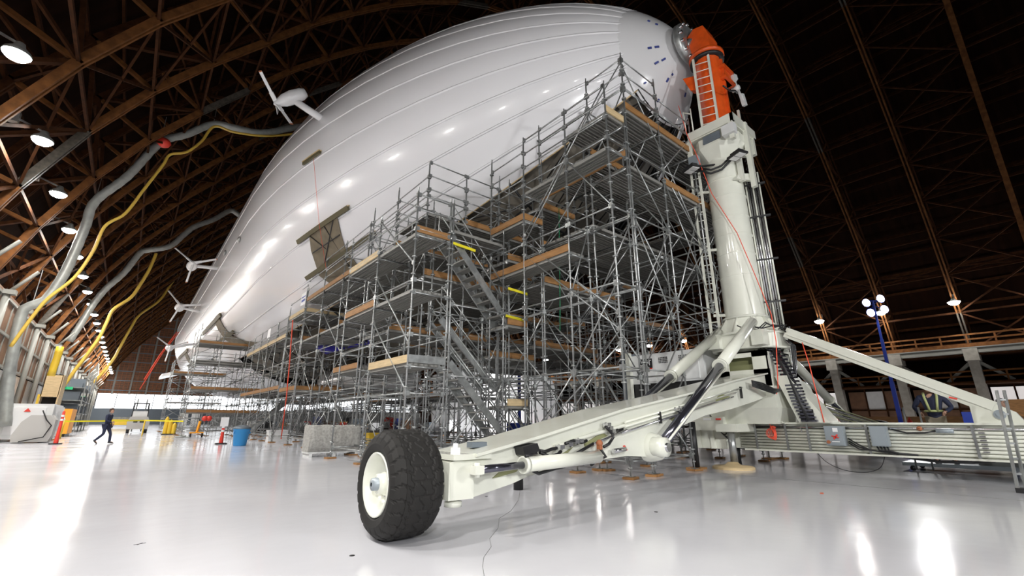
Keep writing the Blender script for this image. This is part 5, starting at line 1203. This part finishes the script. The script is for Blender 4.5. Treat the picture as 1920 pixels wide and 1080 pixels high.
for sx in (-.6, .6):
    for yy in (.3, 1.7): MB().beam((x+sx, y+yy, 1.5), (x+sx*.9, y+yy, 2.7), .08, .08).build('cab_post', 'black', t)
    MB().lathe((x+sx*1.1, y+.4, .3), (1, 0, 0), [(-.12, .01), (-.12, .3), (.12, .3), (.12, .01)], 16).build('wheel', 'black', t); MB().beam((x+sx*.6, y+2, .1), (x+sx*.6, y+2, 3.2), .1, .12).build('lift_mast', 'galv_dark', t)
MB().bb((x-.6, y+.2, 2.7), (x+.6, y+1.8, 2.78)).build('overhead_guard', 'black', t)
for i, px in enumerate((308, 316, 324)):
    c = onZ(px, 815); t = thing('yellow_stand', ('left', 'middle', 'right')[i]+' of three yellow stands before the far scaffold', 'stand', (c.x, c.y, 0))
    MB().bb((c.x-.22, c.y-.2, 0), (c.x+.22, c.y+.2, .08)).build('foot', 'black', t); MB().lathe((c.x, c.y, .08), (0, 0, 1), [(0, .16), (1.1-.2*i, .16), (1.3-.25*i, .1), (1.4-.25*i, .02)], 12).build('stand_body', 'yellow', t)
t = thing('barrier_tape', 'yellow barrier tape strung in front of the left wall and far scaffold', 'tape', (-1, 45, 1.1))
MB().beam((-3.2, 44, 1.1), (1.2, 47, 1.15), .01, .1).beam((1.2, 47, 1.15), (3.4, 43, 1.1), .01, .1).build('tape', 'tape', t)
for (x, y) in ((-3.2, 44), (1.2, 47)): MB().tube((x, y, 0), (x, y, 1.2), .05, 8).build('post', 'yellow', t)
# two white panels, red lamps, castor dolly near the far tower
for i, px in enumerate((340, 362)):
    c = onZ(px, 806); t = thing('white_board', ('left', 'right')[i]+' white board leaning by the far scaffold tower', 'board', (c.x, c.y, 0)); MB().bb((c.x-.42, c.y, .1), (c.x+.42, c.y+.06, 2.0)).build('panel', 'white_metal', t); MB().bb((c.x-.3, c.y-.1, 0), (c.x+.3, c.y+.2, .1)).build('foot', 'galv', t)
c = onZ(340, 822); t = thing('cable_reel', 'coiled grey hose lying on the floor by the far scaffold', 'hose', (c.x, c.y, 0)); MB().path([V((c.x+(.45-.03*k)*cos(k*.8), c.y+(.45-.03*k)*sin(k*.8), .06+.012*k)) for k in range(14)], .05, 6).build('coil', 'duct', t)
c = onZ(367, 820); t = thing('castor_dolly', 'small orange dolly on black castors beside the far scaffold', 'dolly', (c.x, c.y, 0))
MB().beam((c.x, c.y, .3), (c.x+.1, c.y+.1, 1.1), .12, .12).bb((c.x-.4, c.y-.2, .28), (c.x+.4, c.y+.3, .36)).build('dolly_frame', 'orange_paint', t)
for s in (-.35, .35): MB().lathe((c.x+s, c.y, .16), (1, 0, 0), [(-.05, .01), (-.05, .16), (.05, .16), (.05, .01)], 14).build('castor', 'black', t)
for i, px in enumerate((384, 392)):
    p = onY(px, 786, 42); t = thing('red_beacon', ('left', 'right')[i]+' of a pair of red beacons under the far tower deck', 'beacon', (p.x, 42, 0)); MB().tube((p.x, 42, 0), (p.x, 42, p.z), .03, 6).build('pole', 'galv', t); MB().sphere((p.x, 42, p.z+.05), .2, 10, 6).build('lens', 'red', t)
# blue tarp on the scaffold, red tool crate, white cases
P = [onY(x, y, 25.5) for x, y in ((604, 650), (618, 632), (650, 628), (690, 625), (693, 645), (660, 650), (625, 660))]
t = thing('blue_tarpaulin', 'violet blue tarpaulin draped in the scaffold under the hull', 'tarpaulin', tuple(P[0])); MB().prism(P, (0, 1.2, 0)).build('sheet', 'tarp', t)
def crate(px, py, w_, h, col, label, nm='tool_crate', lidc=None, d=.6, Y=None):
    c = onZ(px, py); t = thing(nm, label, 'crate', (c.x, c.y, 0))
    MB().bb((c.x-w_/2, c.y, 0), (c.x+w_/2, c.y+d, h)).build('crate_body', col, t); MB().bb((c.x-w_/2-.03, c.y-.03, h), (c.x+w_/2+.03, c.y+d+.03, h+.08)).build('lid', lidc or col, t); return t
crate(640, 806, 1.3, .9, 'red', 'dark red crate with yellow tools on top, left of the padded scaffold legs', 'tool_crate', 'yellow')
crate(520, 828, 1.0, .55, 'white', 'white case on the floor beside the red rope', 'case'); crate(700, 835, .5, .5, 'yellow', 'yellow case just left of the big tyre', 'case')
# workshop stuff seen through the scaffold under the hull
ORD = ['first', 'second', 'third', 'fourth', 'fifth', 'sixth']; rr_ = random.Random(21); cols = ['white_metal', 'black', 'steel_blue', 'toe_pale', 'white', 'galv', 'red', 'blue', 'panel_brown']
for k in range(46):
    px = 480+k*17+rr_.uniform(-5, 5)
    if px > 1230: break
    py = rr_.uniform(800, 812); c = onZ(px, py); w_ = rr_.uniform(.6, 1.8); h = rr_.uniform(.5, 1.6); cc = cols[k % len(cols)]
    cn = {'white_metal': 'off white', 'black': 'black', 'steel_blue': 'slate grey', 'toe_pale': 'plywood', 'white': 'white', 'galv': 'steel', 'red': 'red', 'blue': 'blue', 'panel_brown': 'brown'}[cc]
    t = thing('equipment_crate', f'{cn} crate, {ORD[k//len(cols)]} of its colour from the left on the far workshop floor', 'crate', (c.x, c.y, 0), 'crates behind the scaffold')
    MB().bb((c.x-w_/2, c.y, .1), (c.x+w_/2, c.y+.9, h)).build('crate_body', cc, t); MB().bb((c.x-w_/2+.05, c.y+.05, 0), (c.x+w_/2-.05, c.y+.85, .1)).build('skid', 'wood', t)
    MB().bb((c.x-w_/2-.03, c.y-.03, h), (c.x+w_/2+.03, c.y+.93, h+.05)).build('lid', 'galv_dark' if k % 2 else cc, t)
# white rounded shelter behind the scaffold
def shelter():
    c = onZ(1000, 812); x0, x1 = 20.5, 29.5; y = 34
    t = thing('white_shelter', 'large white rounded fabric shelter standing beyond the scaffold', 'tent', (25, y, 0))
    prof = [(onY(px, py, y)) for px, py in ((905, 806), (905, 690), (940, 680), (985, 684), (1015, 695), (1035, 712), (1045, 740), (1045, 806))]
    prof = [V((p.x, y, max(p.z, 0))) for p in prof]; prof[0].z = prof[-1].z = 0
    rg = [[p+V((0, dy, 0)) for p in prof] for dy in (0, 3, 6, 9)]
    MB().loft(rg, True, False).build('shelter_skin', 'white', t)
    for k in range(1, 5): f = k/5; a = prof[0].lerp(prof[-1], f); MB().beam((a.x, y-.03, 0), (a.x, y-.03, 3.0), .05, .05).build('seam', 'cloth_grey', t)
shelter()
# window strips of the far side seen low under the hull
t = thing('window_band', 'band of bright windows low in the wall beyond the scaffold, seen as small white panes', 'window', (30, 95, 2)); t['kind'] = 'structure'
MB().bb((14, 118, 0), (64, 118.3, 3.0)).bb((14, 118, 7.0), (64, 118.3, 9.0)).build('wall', 'galv_dark', t)
for k in range(24):
    for j in range(2): MB().bb((14.2+2.05*k, 118.05, 3.2+1.9*j), (15.9+2.05*k, 118.15, 4.8+1.9*j)).build('pane', 'daylight', t)
# aluminium stand at the right edge
t = thing('aluminium_stand', 'slim grey aluminium trestle leg at the right edge in front of the beam', 'stand', (12.05, .88, 0))
for dx in (0, .09): MB().beam((12.0+dx, .9-dx, 0.02), (12.2+dx, .82-dx, 1.72), .04, .03).build('rail', 'galv', t)
for z in (.3, .55, .8, 1.05, 1.3, 1.55): MB().beam((12.02+.1*z, .9-.04*z, z), (12.12+.1*z, .8-.04*z, z), .03, .03).build('rung', 'galv', t)
MB().box((12.05, .86, .04), (.16, .14, .08)).build('foot', 'black', t)
t = thing('plywood_sheet', 'plywood sheet standing at the right edge beyond the beam', 'board', (30, -1, 0)); c = onZ(1915, 812); MB().bb((c.x, c.y-1.6, 0), (c.x+.1, c.y+.35, 3.1)).build('sheet', 'toe', t); t.location = (c.x, c.y, 0)
for o in t.children: o.matrix_parent_inverse = parent_world(t).inverted()
c = onZ(1712, 815); t = thing('fire_extinguisher', 'red extinguisher between the blue mast and the man with the harness', 'extinguisher', (c.x, c.y, 0)); MB().lathe((c.x, c.y, 0), (0, 0, 1), [(0, .01), (0, .18), (1.1, .18), (1.25, .08), (1.4, .05), (1.42, .01)], 14).build('cylinder', 'red', t); MB().bb((c.x-.19, c.y-.2, .5), (c.x+.1, c.y-.17, .8)).build('sticker', 'white', t)
c = onZ(1690, 812); t = thing('plywood_wall', 'low plywood partition beyond the beam', 'partition', (c.x, c.y, 0)); MB().beam((c.x-3, c.y+8, .75), (c.x+3, c.y-8, .75), .1, 1.5).build('sheet', 'toe', t)
# white ring frame and hose below the beam
t = thing('cable_loop', 'thin cable hanging in a loop below the beam', 'cable', (13.5, 3.5, .4)); MB().path(smooth([V((13.5, 4.35, .45)), V((13.5, 4.15, .2)), V((13.45, 3.8, .05)), V((13.45, 3.4, .03)), V((13.5, 3.1, .15)), V((13.5, 2.95, .45))]), .008, 5).build('cord', 'black', t)
# loose posts' feet near the beam
for i, (px, py) in enumerate(((1443, 861), (1280, 858), (1130, 868))):
    c = onZ(px, py); t = thing('jack_stand', ('scaffold foot on a sole board right of the round foot pad', 'scaffold foot on a sole board beside the strut pin', 'scaffold foot on a sole board behind the steering cylinder')[i], 'foot', (c.x, c.y, 0))
    MB().box((c.x, c.y, .025), (.45, .3, .045)).build('sole_board', 'toe', t); MB().tube((c.x, c.y, .05), (c.x, c.y, .6), .024, 8).tube((c.x, c.y, .3), (c.x, c.y, .34), .05, 8).build('jack', 'galv_dark', t)
# floor joints, crack, marks
on_floor(MB().bb((10.9, -20, 0), (10.93, 60, .002)), 'floor_joint', 'galv_dark')
on_floor(MB().bb((-30, -2, 0), (60, -1.98, .001)).bb((0, 20.5, 0), (10.9, 20.52, .0015)), 'floor_joint', 'cloth_grey')
on_floor(MB().path([onZ(x, y, .001) for x, y in ((975, 920), (972, 938), (958, 958), (936, 972), (934, 990), (918, 1010), (921, 1025), (907, 1045), (905, 1062), (908, 1080))], .0022, 4), 'floor_crack', 'galv_dark')
c = onZ(1541, 925); on_floor(MB().box((c.x, c.y, .002), (.16, .05, .003), .3), 'paint_mark', 'orange')
for px, py in ((1230, 960), (660, 1042), (912, 931)): c = onZ(px, py); on_floor(MB().lathe((c.x, c.y, 0), (0, 0, 1), [(0, .025), (.003, .025), (.003, .001)], 10), 'floor_bolt', 'black')
c = onZ(262, 1020); on_floor(MB().box((c.x, c.y, .002), (.1, .006, .002), .2).box((c.x, c.y, .002), (.08, .006, .002), 1.0), 'pen_mark', 'black')
for o in COL.objects:
    if o.name.startswith('roof_truss') or o.name.startswith('roof_bracing'): o['kind'] = 'structure'
